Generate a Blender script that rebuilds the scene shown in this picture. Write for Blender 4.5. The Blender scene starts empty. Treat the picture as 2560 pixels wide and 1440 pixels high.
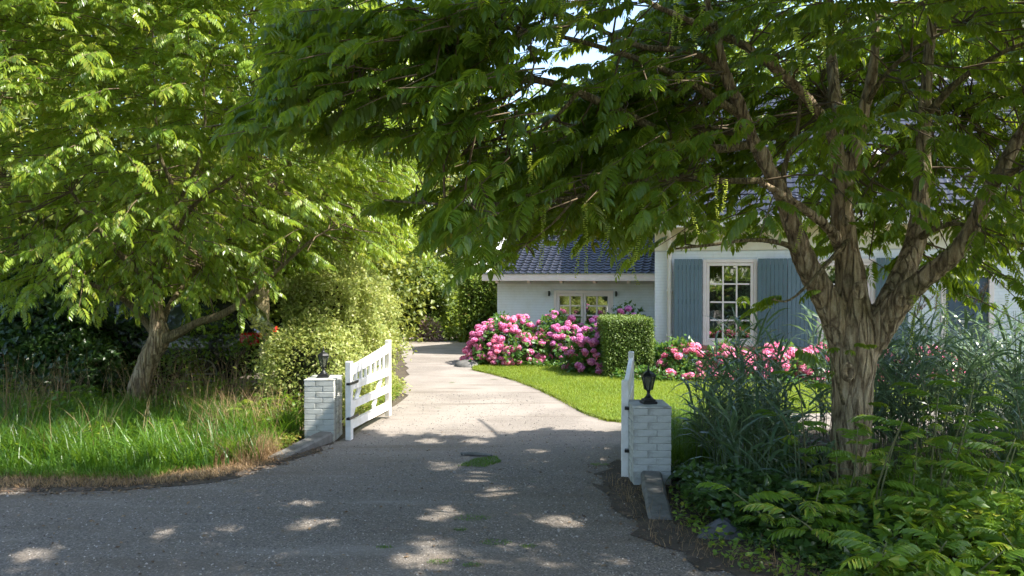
import bpy, bmesh, math, random
import numpy as np
from mathutils import Vector, Matrix
from mathutils.geometry import tessellate_polygon

scene = bpy.context.scene
COL = scene.collection
EYE = 1.75
F = 1990.0          # focal length in photo pixels (2560 wide)
HZ = 695.0          # horizon row
# ------------------------------------------------------------------ camera, world, sun
cam_d = bpy.data.cameras.new("camera")
cam_d.sensor_width = 36.0
cam_d.lens = 36.0 * F / 2560.0
cam_d.clip_start = 0.05
cam_d.clip_end = 2000.0
cam = bpy.data.objects.new("camera", cam_d)
COL.objects.link(cam)
cam.location = (0, 0, EYE)
cam.rotation_euler = (math.radians(90) - math.atan(25 / F), 0, 0)
scene.camera = cam

world = bpy.data.worlds.new("World")
scene.world = world
world.use_nodes = True
wn = world.node_tree
sky = wn.nodes.new("ShaderNodeTexSky")
sky.sky_type = 'NISHITA'
sky.sun_disc = False
SUN_H = (0.84, -0.20)
sun_vec = Vector((SUN_H[0], SUN_H[1], 1.0)).normalized()
sky.sun_elevation = math.asin(sun_vec.z)
sky.sun_rotation = math.atan2(sun_vec.x, sun_vec.y)
sky.air_density = 1.0
sky.dust_density = 1.2
sky.ozone_density = 1.0
wn.links.new(sky.outputs[0], wn.nodes["Background"].inputs[0])
wn.nodes["Background"].inputs[1].default_value = 0.15
sd = bpy.data.lights.new("sun", 'SUN')
sd.energy = 3.9
sd.angle = math.radians(0.55)
sd.color = (1.0, 0.94, 0.85)
sun = bpy.data.objects.new("sun", sd)
COL.objects.link(sun)
sun.rotation_euler = (-sun_vec).to_track_quat('-Z', 'Y').to_euler()
sun.location = sun_vec * 40
vs = scene.view_settings
vs.view_transform = 'Standard'
vs.look = 'None'
vs.exposure = 1.7
vs.gamma = 1.0
vs.use_curve_mapping = False
cy = scene.cycles
cy.max_bounces = 8
cy.diffuse_bounces = 4
cy.glossy_bounces = 3
cy.transmission_bounces = 6
cy.transparent_max_bounces = 6
cy.sample_clamp_indirect = 6.0
cy.use_denoising = True

# ------------------------------------------------------------------ helpers
def P(x, y, Y):
    """photo direction (x, y) at depth Y -> world point (used to place things where they stand)"""
    return np.array([(x - 1280) / F * Y, Y, EYE - (y - HZ) / F * Y])

def G(x, y):
    Y = F * EYE / (y - HZ)
    return np.array([(x - 1280) / F * Y, Y])

def proj(p):
    p = np.asarray(p)
    Y = np.maximum(p[..., 1], 0.05)
    return 1280 + p[..., 0] / Y * F, HZ + (EYE - p[..., 2]) / Y * F

def tag(o, label=None, cat=None, group=None, kind=None):
    if label: o["label"] = label
    if cat: o["category"] = cat
    if group: o["group"] = group
    if kind: o["kind"] = kind
    return o

def thing(name, label, cat, loc=(0, 0, 0), rz=0.0, group=None):
    o = bpy.data.objects.new(name, None)
    o.empty_display_size = 0.1
    COL.objects.link(o)
    o.location = loc
    o.rotation_euler = (0, 0, rz)
    return tag(o, label, cat, group)

def link(name, me, parent=None, mat=None):
    o = bpy.data.objects.new(name, me)
    COL.objects.link(o)
    if mat is not None and len(me.materials) == 0:
        for m in (mat if isinstance(mat, (list, tuple)) else [mat]):
            me.materials.append(m)
    if parent is not None:
        o.parent = parent
    return o

def copy_tree(o, parent=None):
    c = o.copy()
    COL.objects.link(c)
    if parent is not None:
        c.parent = parent
    for ch in list(o.children):
        copy_tree(ch, c)
    return c

def np_mesh(name, V, faces_flat, k, tone=None, smooth=False, matidx=None):
    """V (n,3); faces_flat (m*k) loops with k corners each"""
    me = bpy.data.meshes.new(name)
    V = np.asarray(V, dtype=np.float32).reshape(-1, 3)
    Fv = np.asarray(faces_flat, dtype=np.int32).reshape(-1)
    m = len(Fv) // k
    me.vertices.add(len(V))
    me.vertices.foreach_set("co", V.ravel())
    me.loops.add(len(Fv))
    me.loops.foreach_set("vertex_index", Fv)
    me.polygons.add(m)
    me.polygons.foreach_set("loop_start", np.arange(m, dtype=np.int32) * k)
    me.polygons.foreach_set("loop_total", np.full(m, k, dtype=np.int32))
    me.polygons.foreach_set("use_smooth", np.full(m, bool(smooth)))
    if matidx is not None:
        me.polygons.foreach_set("material_index", np.asarray(matidx, dtype=np.int32))
    if tone is not None:
        a = me.attributes.new("tone", 'FLOAT', 'FACE')
        a.data.foreach_set("value", np.asarray(tone, dtype=np.float32))
    me.update()
    me.validate()
    return me

def bm_mesh(name, bm, smooth=False):
    me = bpy.data.meshes.new(name)
    if smooth:
        for f in bm.faces: f.smooth = True
    bm.to_mesh(me)
    bm.free()
    return me

def box(bm, c, s, rot=None):
    """box centre c, size s, optional 3x3 rotation"""
    M = Matrix.Translation(Vector(c))
    if rot is not None:
        M = M @ rot.to_4x4()
    M = M @ Matrix.Diagonal((s[0], s[1], s[2], 1))
    return bmesh.ops.create_cube(bm, size=1.0, matrix=M)["verts"]

def box_me(name, c, s, bev=0.0, rot=None):
    bm = bmesh.new()
    box(bm, c, s, rot)
    if bev:
        bmesh.ops.bevel(bm, geom=bm.edges[:], offset=bev, segments=1, affect='EDGES')
    return bm_mesh(name, bm)

def boxes_me(name, lst, bev=0.0):
    bm = bmesh.new()
    for c, s in lst:
        box(bm, c, s)
    if bev:
        bmesh.ops.bevel(bm, geom=bm.edges[:], offset=bev, segments=1, affect='EDGES')
    return bm_mesh(name, bm)

def tube(paths, sides=8, name="tube", jitter=0.0, seed=0, cap=True):
    """paths: list of (pts (n,3), radii (n)) joined into one mesh, catmull smoothed"""
    rg = np.random.default_rng(seed)
    Vs, Fs, off = [], [], 0
    for pts, rad in paths:
        pts = np.asarray(pts, float); rad = np.asarray(rad, float)
        n = len(pts)
        T = np.gradient(pts, axis=0)
        T /= np.linalg.norm(T, axis=1)[:, None] + 1e-9
        ref = np.array([0.0, 0, 1]) if abs(T[0][2]) < 0.8 else np.array([1.0, 0, 0])
        N = np.zeros_like(pts)
        a = np.cross(T[0], ref); a /= np.linalg.norm(a)
        N[0] = a
        for i in range(1, n):
            v = N[i - 1] - T[i] * np.dot(N[i - 1], T[i])
            N[i] = v / (np.linalg.norm(v) + 1e-9)
        B = np.cross(T, N)
        th = np.arange(sides) / sides * 2 * np.pi
        r = rad[:, None] * (1 + jitter * rg.normal(size=(n, sides)))
        ring = pts[:, None, :] + (N[:, None, :] * np.cos(th)[None, :, None] + B[:, None, :] * np.sin(th)[None, :, None]) * r[..., None]
        V = ring.reshape(-1, 3)
        i = np.arange(n - 1)[:, None] * sides; j = np.arange(sides)[None, :]
        j2 = (j + 1) % sides
        Fq = np.stack([i + j, i + j2, i + sides + j2, i + sides + j], -1).reshape(-1, 4) + off
        Vs.append(V); Fs.append(Fq); off += len(V)
        if cap:
            c = np.vstack([pts[0], pts[-1]])
            Vs.append(c)
            jj = np.arange(sides); jn = (jj + 1) % sides
            base0 = off - len(V)
            f0 = np.stack([base0 + jn, base0 + jj, np.full(sides, off), np.full(sides, off)], -1)
            b1 = base0 + (n - 1) * sides
            f1 = np.stack([b1 + jj, b1 + jn, np.full(sides, off + 1), np.full(sides, off + 1)], -1)
            off += 2
            Fs.append(np.concatenate([f0, f1]))
    V = np.concatenate(Vs); Fq = np.concatenate(Fs)
    # write with triangles where degenerate
    me = bpy.data.meshes.new(name)
    faces = [tuple(f) if f[2] != f[3] else tuple(f[:3]) for f in Fq.tolist()]
    me.from_pydata(V.tolist(), [], faces)
    me.polygons.foreach_set("use_smooth", np.ones(len(me.polygons), dtype=bool))
    return me

def smooth_path(pts, rad, sub=5):
    pts = np.asarray(pts, float); rad = np.asarray(rad, float)
    n = len(pts)
    if n < 3:
        t = np.linspace(0, 1, sub + 1)[:, None]
        return pts[0] * (1 - t) + pts[1] * t, rad[0] * (1 - t[:, 0]) + rad[1] * t[:, 0]
    out, ro = [], []
    for i in range(n - 1):
        p0 = pts[max(i - 1, 0)]; p1 = pts[i]; p2 = pts[i + 1]; p3 = pts[min(i + 2, n - 1)]
        for t in np.linspace(0, 1, sub, endpoint=False):
            out.append(0.5 * ((2 * p1) + (-p0 + p2) * t + (2 * p0 - 5 * p1 + 4 * p2 - p3) * t * t + (-p0 + 3 * p1 - 3 * p2 + p3) * t ** 3))
            ro.append(rad[i] * (1 - t) + rad[i + 1] * t)
    out.append(pts[-1]); ro.append(rad[-1])
    return np.array(out), np.array(ro)

def norm(v):
    return v / (np.linalg.norm(v, axis=-1, keepdims=True) + 1e-9)

# ------------------------------------------------------------------ materials
def new_mat(name):
    m = bpy.data.materials.new(name)
    m.use_nodes = True
    nt = m.node_tree
    b = nt.nodes["Principled BSDF"]
    return m, nt, b

def L(nt, a, b): nt.links.new(a, b)

def noise(nt, scale, detail=4, rough=0.55, vec=None, dim='3D'):
    n = nt.nodes.new("ShaderNodeTexNoise")
    n.inputs["Scale"].default_value = scale
    n.inputs["Detail"].default_value = detail
    n.inputs["Roughness"].default_value = rough
    if vec is not None: L(nt, vec, n.inputs["Vector"])
    return n

def coords(nt, kind="Object", scale=None):
    t = nt.nodes.new("ShaderNodeTexCoord")
    if scale is None:
        return t.outputs[kind]
    m = nt.nodes.new("ShaderNodeMapping")
    m.inputs["Scale"].default_value = scale
    L(nt, t.outputs[kind], m.inputs["Vector"])
    return m.outputs[0]

def ramp(nt, fac, stops):
    r = nt.nodes.new("ShaderNodeValToRGB")
    e = r.color_ramp.elements
    while len(e) > 1: e.remove(e[-1])
    e[0].position = stops[0][0]; e[0].color = (*stops[0][1], 1)
    for p, c in stops[1:]:
        k = e.new(p); k.color = (*c, 1)
    L(nt, fac, r.inputs[0])
    return r.outputs[0]

def mixc(nt, fac, a, b, mode='MIX'):
    m = nt.nodes.new("ShaderNodeMix")
    m.data_type = 'RGBA'; m.blend_type = mode
    if isinstance(fac, (int, float)): m.inputs[0].default_value = fac
    else: L(nt, fac, m.inputs[0])
    for s, v in ((m.inputs[6], a), (m.inputs[7], b)):
        if isinstance(v, tuple): s.default_value = (*v, 1)
        else: L(nt, v, s)
    return m.outputs[2]

def bump(nt, h, strength, dist, b, prev=None):
    n = nt.nodes.new("ShaderNodeBump")
    n.inputs["Strength"].default_value = strength
    n.inputs["Distance"].default_value = dist
    L(nt, h, n.inputs["Height"])
    if prev is not None: L(nt, prev, n.inputs["Normal"])
    L(nt, n.outputs[0], b.inputs["Normal"])
    return n.outputs[0]

def simple(name, col, rough=0.6, metal=0.0, var=0.15, scale=6.0, bmp=0.0, spec=0.5):
    m, nt, b = new_mat(name)
    v = coords(nt)
    n = noise(nt, scale, 5, 0.6, v)
    lo = tuple(c * (1 - var) for c in col); hi = tuple(min(1, c * (1 + var)) for c in col)
    L(nt, ramp(nt, n.outputs[0], [(0.3, lo), (0.7, hi)]), b.inputs["Base Color"])
    b.inputs["Roughness"].default_value = rough
    b.inputs["Metallic"].default_value = metal
    b.inputs["Specular IOR Level"].default_value = spec
    if bmp:
        bump(nt, n.outputs[0], 0.5, bmp, b)
    return m

def leaf_mat(name, dark, light, trans, gloss=0.35, tfac=0.4, yellow=None):
    """leaf: diffuse + translucent + waxy gloss, colour varied leaf by leaf through the face attribute 'tone'"""
    m = bpy.data.materials.new(name)
    m.use_nodes = True
    nt = m.node_tree
    nt.nodes.clear()
    out = nt.nodes.new("ShaderNodeOutputMaterial")
    at = nt.nodes.new("ShaderNodeAttribute"); at.attribute_name = "tone"
    stops = [(0.0, dark), (0.85, light)]
    if yellow: stops.append((0.985, yellow))
    c = ramp(nt, at.outputs["Fac"], stops)
    b = nt.nodes.new("ShaderNodeBsdfPrincipled")
    L(nt, c, b.inputs["Base Color"])
    b.inputs["Roughness"].default_value = gloss
    b.inputs["Specular IOR Level"].default_value = 0.5
    t = nt.nodes.new("ShaderNodeBsdfTranslucent")
    tc = mixc(nt, 0.75, c, trans)
    L(nt, tc, t.inputs["Color"])
    mx = nt.nodes.new("ShaderNodeMixShader")
    mx.inputs[0].default_value = tfac
    L(nt, b.outputs[0], mx.inputs[1]); L(nt, t.outputs[0], mx.inputs[2])
    L(nt, mx.outputs[0], out.inputs[0])
    return m

M = {}
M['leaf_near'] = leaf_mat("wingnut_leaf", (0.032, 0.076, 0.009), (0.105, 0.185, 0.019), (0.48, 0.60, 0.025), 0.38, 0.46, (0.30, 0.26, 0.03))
M['leaf_left'] = leaf_mat("wingnut_leaf_sunny", (0.085, 0.165, 0.018), (0.25, 0.34, 0.038), (0.60, 0.74, 0.05), 0.34, 0.38, (0.26, 0.26, 0.03))  # same leaf as the near tree, sunlit brightness put into its colour
M['leaf_bg'] = leaf_mat("distant_leaf", (0.07, 0.13, 0.025), (0.17, 0.23, 0.05), (0.42, 0.52, 0.06), 0.42, 0.42)
M['leaf_bgy'] = leaf_mat("yellow_green_leaf", (0.10, 0.16, 0.03), (0.24, 0.28, 0.06), (0.50, 0.52, 0.08), 0.45, 0.45)
M['leaf_dark'] = leaf_mat("dark_shrub_leaf", (0.018, 0.050, 0.012), (0.045, 0.095, 0.02), (0.12, 0.22, 0.03), 0.35, 0.3)
M['leaf_hedge'] = leaf_mat("golden_hedge_leaf", (0.13, 0.20, 0.04), (0.42, 0.46, 0.14), (0.62, 0.64, 0.16), 0.45, 0.42, (0.62, 0.58, 0.32))
M['leaf_beech'] = leaf_mat("clipped_hedge_leaf", (0.08, 0.15, 0.02), (0.24, 0.32, 0.055), (0.36, 0.48, 0.06), 0.38, 0.4, (0.30, 0.20, 0.06))
M['leaf_yew'] = leaf_mat("yew_needle", (0.05, 0.095, 0.016), (0.17, 0.25, 0.045), (0.3, 0.40, 0.05), 0.5, 0.25)
M['leaf_hyd'] = leaf_mat("hydrangea_leaf", (0.03, 0.10, 0.02), (0.09, 0.20, 0.035), (0.25, 0.40, 0.05), 0.38, 0.35)
M['pink1'] = leaf_mat("pink_petal", (0.64, 0.10, 0.33), (0.93, 0.42, 0.66), (0.9, 0.25, 0.5), 0.6, 0.3)
M['pink2'] = leaf_mat("mauve_petal", (0.54, 0.10, 0.36), (0.86, 0.38, 0.68), (0.8, 0.25, 0.6), 0.6, 0.3)
M['pink3'] = leaf_mat("salmon_pink_petal", (0.84, 0.12, 0.36), (1.0, 0.50, 0.68), (0.95, 0.3, 0.4), 0.6, 0.3)
M['grass'] = leaf_mat("tall_grass_blade", (0.028, 0.085, 0.010), (0.11, 0.225, 0.022), (0.28, 0.46, 0.03), 0.4, 0.4)
M['lawn'] = leaf_mat("lawn_blade", (0.10, 0.17, 0.014), (0.25, 0.31, 0.030), (0.38, 0.44, 0.03), 0.5, 0.4)
M['dry'] = leaf_mat("dry_grass_blade", (0.20, 0.12, 0.055), (0.42, 0.29, 0.15), (0.5, 0.36, 0.18), 0.6, 0.3)
M['reed'] = leaf_mat("reed_blade", (0.038, 0.080, 0.044), (0.145, 0.22, 0.125), (0.26, 0.40, 0.14), 0.30, 0.3)
M['plume'] = leaf_mat("reed_plume", (0.16, 0.10, 0.09), (0.36, 0.26, 0.22), (0.4, 0.3, 0.22), 0.7, 0.3)
M['weed'] = leaf_mat("sucker_leaf", (0.055, 0.125, 0.014), (0.15, 0.26, 0.03), (0.42, 0.56, 0.03), 0.34, 0.42, (0.35, 0.34, 0.05))
M['catkin'] = leaf_mat("catkin_green", (0.26, 0.34, 0.05), (0.50, 0.56, 0.10), (0.7, 0.8, 0.12), 0.5, 0.5)
M['deadleaf'] = leaf_mat('dead_leaf', (0.05, 0.03, 0.02), (0.20, 0.13, 0.07), (0.2, 0.12, 0.06), 0.7, 0.1)
M['purple'] = leaf_mat("dry_purple_leaf", (0.14, 0.08, 0.08), (0.34, 0.22, 0.22), (0.3, 0.2, 0.2), 0.6, 0.2)

def bark_mat(name, c1, c2, c3, s=1.0):
    m, nt, b = new_mat(name)
    v = coords(nt, "Object", (1, 1, 0.16))
    v2 = coords(nt, "Object")
    n1 = noise(nt, 26 * s, 7, 0.65, v)
    n2 = noise(nt, 3.2, 4, 0.6, v2)
    n3 = noise(nt, 90, 3, 0.6, v2)
    c = ramp(nt, n1.outputs[0], [(0.34, c1), (0.50, c2), (0.68, c3)])
    moss = ramp(nt, n2.outputs[0], [(0.52, (0, 0, 0)), (0.76, (.7, .7, .7))])
    c = mixc(nt, moss, c, mixc(nt, n1.outputs[0], (0.06, 0.07, 0.02), (0.20, 0.20, 0.08)))
    vr = nt.nodes.new("ShaderNodeTexVoronoi"); vr.feature = 'DISTANCE_TO_EDGE'; vr.inputs["Scale"].default_value = 17 * s
    dis = nt.nodes.new("ShaderNodeVectorMath"); dis.operation = 'MULTIPLY_ADD'; dis.inputs[1].default_value = (.05, .05, .05)
    L(nt, n1.outputs[1], dis.inputs[0]); L(nt, v, dis.inputs[2]); L(nt, dis.outputs[0], vr.inputs["Vector"])
    crk = ramp(nt, vr.outputs["Distance"], [(0.0, (.42, .36, .30)), (0.075, (1, 1, 1))])
    c = mixc(nt, 0.85, c, crk, 'MULTIPLY')
    c = mixc(nt, 0.35, c, n3.outputs[0], 'OVERLAY')
    L(nt, c, b.inputs["Base Color"])
    b.inputs["Roughness"].default_value = 0.85
    p = bump(nt, n1.outputs[0], 1.0, 0.05, b)
    cr2 = ramp(nt, vr.outputs['Distance'], [(0.0, (0, 0, 0)), (0.16, (1, 1, 1))])
    p = bump(nt, cr2, .9, .02, b, p)
    bump(nt, n3.outputs[0], 0.4, 0.004, b, p)
    return m

M['bark'] = bark_mat("grey_furrowed_bark", (0.15, 0.095, 0.05), (0.42, 0.315, 0.19), (0.62, 0.50, 0.34))
M['bark2'] = bark_mat("branch_bark", (0.15, 0.11, 0.055), (0.30, 0.235, 0.12), (0.42, 0.35, 0.20), 2.0)
M['twig'] = simple("twig_bark", (0.12, 0.085, 0.045), 0.8)

def white_paint(name, col, rough=0.55, dirt=0.25, scale=3.0, low=True):
    m, nt, b = new_mat(name)
    v = coords(nt)
    n = noise(nt, scale, 6, 0.65, v)
    n2 = noise(nt, scale * 14, 4, 0.6, v)
    d = tuple(c * (1 - dirt) * k for c, k in zip(col, (1, 0.97, 0.9)))
    c = ramp(nt, n.outputs[0], [(0.30, d), (0.58, col)])
    c = mixc(nt, 0.10, c, n2.outputs[0], 'OVERLAY')
    L(nt, c, b.inputs["Base Color"])
    b.inputs["Roughness"].default_value = rough
    if low: bump(nt, n2.outputs[0], 0.35, 0.004, b)
    return m

M['brick_white'] = white_paint("whitewashed_brick", (0.74, 0.75, 0.76), 0.7, 0.10, low=False)
M['brick_pillar'] = white_paint("weathered_white_brick", (0.45, 0.46, 0.43), 0.75, 0.5, 7.0)
M['mortar'] = simple("painted_mortar", (0.58, 0.59, 0.60), 0.9, var=0.06, scale=12)
M['mortar_p'] = simple("dirty_mortar", (0.40, 0.40, 0.37), 0.9, var=0.35, scale=14)
M['brick_red'] = simple("red_brick", (0.42, 0.16, 0.11), 0.85, var=0.3, scale=9, bmp=0.003)
M['plaster'] = white_paint("cream_plaster", (0.72, 0.66, 0.55), 0.7, 0.1)
M['cream'] = white_paint("cream_paint", (0.74, 0.66, 0.58), 0.4, 0.08)
M['trim'] = white_paint("pinkish_white_paint", (0.82, 0.70, 0.65), 0.4, 0.08)
M['white'] = white_paint("white_gloss_paint", (0.84, 0.83, 0.81), 0.35, 0.10, 5.0)
M['gate'] = white_paint("white_gate_paint", (0.83, 0.81, 0.78), 0.45, 0.16, 8.0)
M['shutter'] = white_paint("blue_grey_shutter_paint", (0.105, 0.155, 0.180), 0.5, 0.12)
M['door'] = white_paint("slate_blue_door_paint", (0.055, 0.085, 0.12), 0.4, 0.15)
M['zinc'] = simple("zinc", (0.42, 0.44, 0.46), 0.35, 0.8, var=0.1)
M['black'] = simple("black_metal", (0.018, 0.019, 0.02), 0.38, 0.3, var=0.35, scale=30, bmp=0.001)
M['stone'] = simple("grey_stone", (0.135, 0.13, 0.12), 0.85, var=0.4, scale=10, bmp=0.01)
def chips_mat():
    m, nt, b = new_mat("stone_chips")
    at = nt.nodes.new("ShaderNodeAttribute"); at.attribute_name = "tone"
    L(nt, ramp(nt, at.outputs["Fac"], [(0.0, (0.07, 0.065, 0.06)), (0.6, (0.26, 0.24, 0.215)), (1.0, (0.36, 0.33, 0.29))]), b.inputs["Base Color"])
    b.inputs["Roughness"].default_value = .9
    return m
M['chips'] = chips_mat()
M['slate'] = simple("dark_slate", (0.075, 0.078, 0.085), 0.7, var=0.35, scale=8, bmp=0.006)
M['dish'] = simple("white_enamel", (0.80, 0.80, 0.78), 0.4, var=0.04)
M['curtain'] = simple("linen_curtain", (0.5, 0.48, 0.44), 0.9)
M['interior'] = simple("dim_room", (0.24, 0.21, 0.17), 0.9)
M['bushcore'] = simple("dark_core", (0.03, 0.032, 0.014), 0.95, var=0.4, scale=8)

def tile_mat():
    m, nt, b = new_mat("glazed_blue_black_tile")
    g = nt.nodes.new("ShaderNodeObjectInfo")
    v = coords(nt)
    n = noise(nt, 3.0, 4, 0.6, v)
    L(nt, ramp(nt, n.outputs[0], [(0.3, (0.024, 0.027, 0.040)), (0.7, (0.050, 0.053, 0.068))]), b.inputs["Base Color"])
    b.inputs["Roughness"].default_value = 0.30
    b.inputs["Specular IOR Level"].default_value = 0.6
    return m
M['tile'] = tile_mat()

def glass_mat():
    m = bpy.data.materials.new("window_glass")
    m.use_nodes = True
    nt = m.node_tree; nt.nodes.clear()
    out = nt.nodes.new("ShaderNodeOutputMaterial")
    tr = nt.nodes.new("ShaderNodeBsdfTransparent"); tr.inputs[0].default_value = (0.80, 0.86, 0.84, 1)
    gl = nt.nodes.new("ShaderNodeBsdfGlossy"); gl.inputs["Roughness"].default_value = 0.015
    fr = nt.nodes.new("ShaderNodeFresnel"); fr.inputs[0].default_value = 1.9
    n = noise(nt, 1.7, 1, 0.4, coords(nt))
    bp = nt.nodes.new("ShaderNodeBump"); bp.inputs["Strength"].default_value = 0.12; bp.inputs["Distance"].default_value = 0.02
    L(nt, n.outputs[0], bp.inputs["Height"]); L(nt, bp.outputs[0], gl.inputs["Normal"])
    mt = nt.nodes.new("ShaderNodeMath"); mt.operation = 'MULTIPLY_ADD'; mt.inputs[1].default_value = 1.6; mt.inputs[2].default_value = 0.16
    L(nt, fr.outputs[0], mt.inputs[0])
    mx = nt.nodes.new("ShaderNodeMixShader")
    L(nt, mt.outputs[0], mx.inputs[0]); L(nt, tr.outputs[0], mx.inputs[1]); L(nt, gl.outputs[0], mx.inputs[2])
    L(nt, mx.outputs[0], out.inputs[0])
    return m
M['glass'] = glass_mat()

def road_mat():
    m, nt, b = new_mat("worn_chip_asphalt")
    v = coords(nt)
    vo = nt.nodes.new("ShaderNodeTexVoronoi"); vo.inputs["Scale"].default_value = 105
    L(nt, v, vo.inputs["Vector"])
    n1 = noise(nt, 0.8, 5, 0.6, v)
    n2 = noise(nt, 5, 5, 0.65, v)
    n3 = noise(nt, 60, 3, 0.7, v)
    chip = ramp(nt, vo.outputs["Color"], [(0.0, (0.052, 0.045, 0.038)), (0.45, (0.115, 0.100, 0.084)), (0.8, (0.190, 0.165, 0.138)), (0.95, (0.34, 0.305, 0.265))])
    c = mixc(nt, ramp(nt, n1.outputs[0], [(0.38, (0, 0, 0)), (0.65, (1, 1, 1))]), chip, (0.155, 0.13, 0.105))
    c = mixc(nt, 0.45, chip, c)
    # brown humus and litter patches
    dirt = ramp(nt, n2.outputs[0], [(0.55, (0, 0, 0)), (0.75, (0.65, 0.65, 0.65))])
    c = mixc(nt, dirt, c, (0.15, 0.115, 0.08))
    # paler and warmer towards the house yard
    sx = nt.nodes.new("ShaderNodeSeparateXYZ"); L(nt, v, sx.inputs[0])
    mr = nt.nodes.new("ShaderNodeMapRange"); mr.inputs[1].default_value = 7.2; mr.inputs[2].default_value = 9.8
    L(nt, sx.outputs[1], mr.inputs[0])
    pale_tone = mixc(nt, n3.outputs[0], (0.235, 0.205, 0.175), (0.40, 0.355, 0.31))
    pale_tone = mixc(nt, ramp(nt, n1.outputs[0], [(0.42, (0, 0, 0)), (0.62, (1, 1, 1))]), pale_tone, mixc(nt, 0.5, chip, pale_tone))
    f = nt.nodes.new("ShaderNodeMath"); f.operation = 'MULTIPLY'; f.inputs[1].default_value = 0.82
    L(nt, mr.outputs[0], f.inputs[0])
    c = mixc(nt, f.outputs[0], c, pale_tone)
    wv = nt.nodes.new("ShaderNodeTexNoise"); wv.inputs["Scale"].default_value = 1.6; wv.inputs["Detail"].default_value = 5
    L(nt, coords(nt, "Object", (.35, 2.4, 1)), wv.inputs["Vector"])
    c = mixc(nt, ramp(nt, wv.outputs[0], [(0.55, (0, 0, 0)), (0.70, (.55, .55, .55))]), c, (0.10, 0.078, 0.055))
    c = mixc(nt, ramp(nt, wv.outputs[0], [(0.25, (.4, .4, .4)), (0.40, (0, 0, 0))]), c, (0.27, 0.25, 0.225))
    # small moss spots
    n4 = noise(nt, 2.3, 2, 0.5, v)
    moss = ramp(nt, n4.outputs[0], [(0.72, (0, 0, 0)), (0.78, (0.7, 0.7, 0.7))])
    c = mixc(nt, moss, c, (0.06, 0.10, 0.025))
    L(nt, c, b.inputs["Base Color"])
    b.inputs["Roughness"].default_value = 0.9
    p = bump(nt, vo.outputs["Distance"], 0.7, 0.006, b)
    bump(nt, n2.outputs[0], 0.35, 0.02, b, p)
    return m
M['road'] = road_mat()

def soil_mat(name, a, bcol, c2, s=1.0):
    m, nt, b = new_mat(name)
    v = coords(nt)
    n1 = noise(nt, 2.0 * s, 6, 0.7, v); n2 = noise(nt, 45 * s, 4, 0.7, v)
    c = ramp(nt, n1.outputs[0], [(0.35, a), (0.55, bcol), (0.72, c2)])
    c = mixc(nt, 0.6, c, n2.outputs[1], 'OVERLAY')
    L(nt, c, b.inputs["Base Color"]); b.inputs["Roughness"].default_value = 0.95
    bump(nt, n2.outputs[0], 0.8, 0.02, b)
    return m
M['soil'] = soil_mat("leafy_soil", (0.045, 0.035, 0.022), (0.09, 0.07, 0.045), (0.05, 0.075, 0.02))
M['litter'] = soil_mat("brown_litter_soil", (0.035, 0.027, 0.018), (0.07, 0.054, 0.038), (0.13, 0.095, 0.062), 2.0)
M['lawnbase'] = soil_mat("mown_turf", (0.10, 0.17, 0.012), (0.15, 0.235, 0.016), (0.19, 0.26, 0.03))
M['farfield'] = soil_mat("far_meadow", (0.06, 0.12, 0.02), (0.10, 0.17, 0.03), (0.08, 0.13, 0.03), 0.2)

# ------------------------------------------------------------------ ground, road, lawn
def poly_sheet(name, pts, z, mat, sub=0.35, wob=0.0, seed=0, thick=0.0):
    rg = np.random.default_rng(seed)
    out = []
    n = len(pts)
    for i in range(n):
        a = np.array(pts[i], float); b_ = np.array(pts[(i + 1) % n], float)
        d = np.linalg.norm(b_ - a)
        k = max(1, min(120, int(d / sub)))
        for j in range(k):
            p = a + (b_ - a) * j / k
            if wob and j and d < 14:
                p = p + rg.normal(size=2) * wob
            out.append(Vector((p[0], p[1], 0)))
    tris = tessellate_polygon([out])
    V = [(p.x, p.y, z) for p in out]
    faces = [tuple(t) for t in tris]
    if thick:
        m = len(out)
        V += [(p.x, p.y, z - thick) for p in out]
        faces += [(i, (i + 1) % m, m + (i + 1) % m, m + i) for i in range(m)]
    me = bpy.data.meshes.new(name)
    me.from_pydata(V, [], faces)
    bm = bmesh.new(); bm.from_mesh(me)
    bmesh.ops.recalc_face_normals(bm, faces=bm.faces)
    up = sum(f.normal.z * f.calc_area() for f in bm.faces)
    if up < 0: bmesh.ops.reverse_faces(bm, faces=bm.faces)
    bm.to_mesh(me); bm.free()
    o = link(name, me, None, mat)
    o["kind"] = "structure"
    return o

g = poly_sheet("ground", [(-400, -200), (400, -200), (400, 600), (-400, 600)], 0.0, M['soil'], 400)
road_pts = [(-40, -7), (-40, 6.9), (-4.5, 6.82), (-3.05, 6.80), (-2.5, 7.0), (-2.25, 7.5), (-2.05, 8.1), (-1.85, 8.5), (-1.78, 9.2),
            (-1.62, 10.3), (-1.55, 11.5), (-1.75, 13), (-2.0, 15), (-2.7, 19.5), (-3.4, 23.2), (-1.1, 23.2), (-0.7, 19), (-0.6, 16.5), (0.6, 14.5),
            (6, 12.2), (14, 10.0), (14, 9.0), (3.0, 9.15), (1.7, 9.1), (1.3, 8.5), (1.12, 7.3), (1.02, 6.5), (1.05, 5.66), (1.45, 4.67), (2.3, 3.2),
            (5, 1.6), (40, 1.2), (40, -7)]
poly_sheet("driveway_road", road_pts, 0.008, M['road'], 0.3, 0.035, 3)
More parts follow.
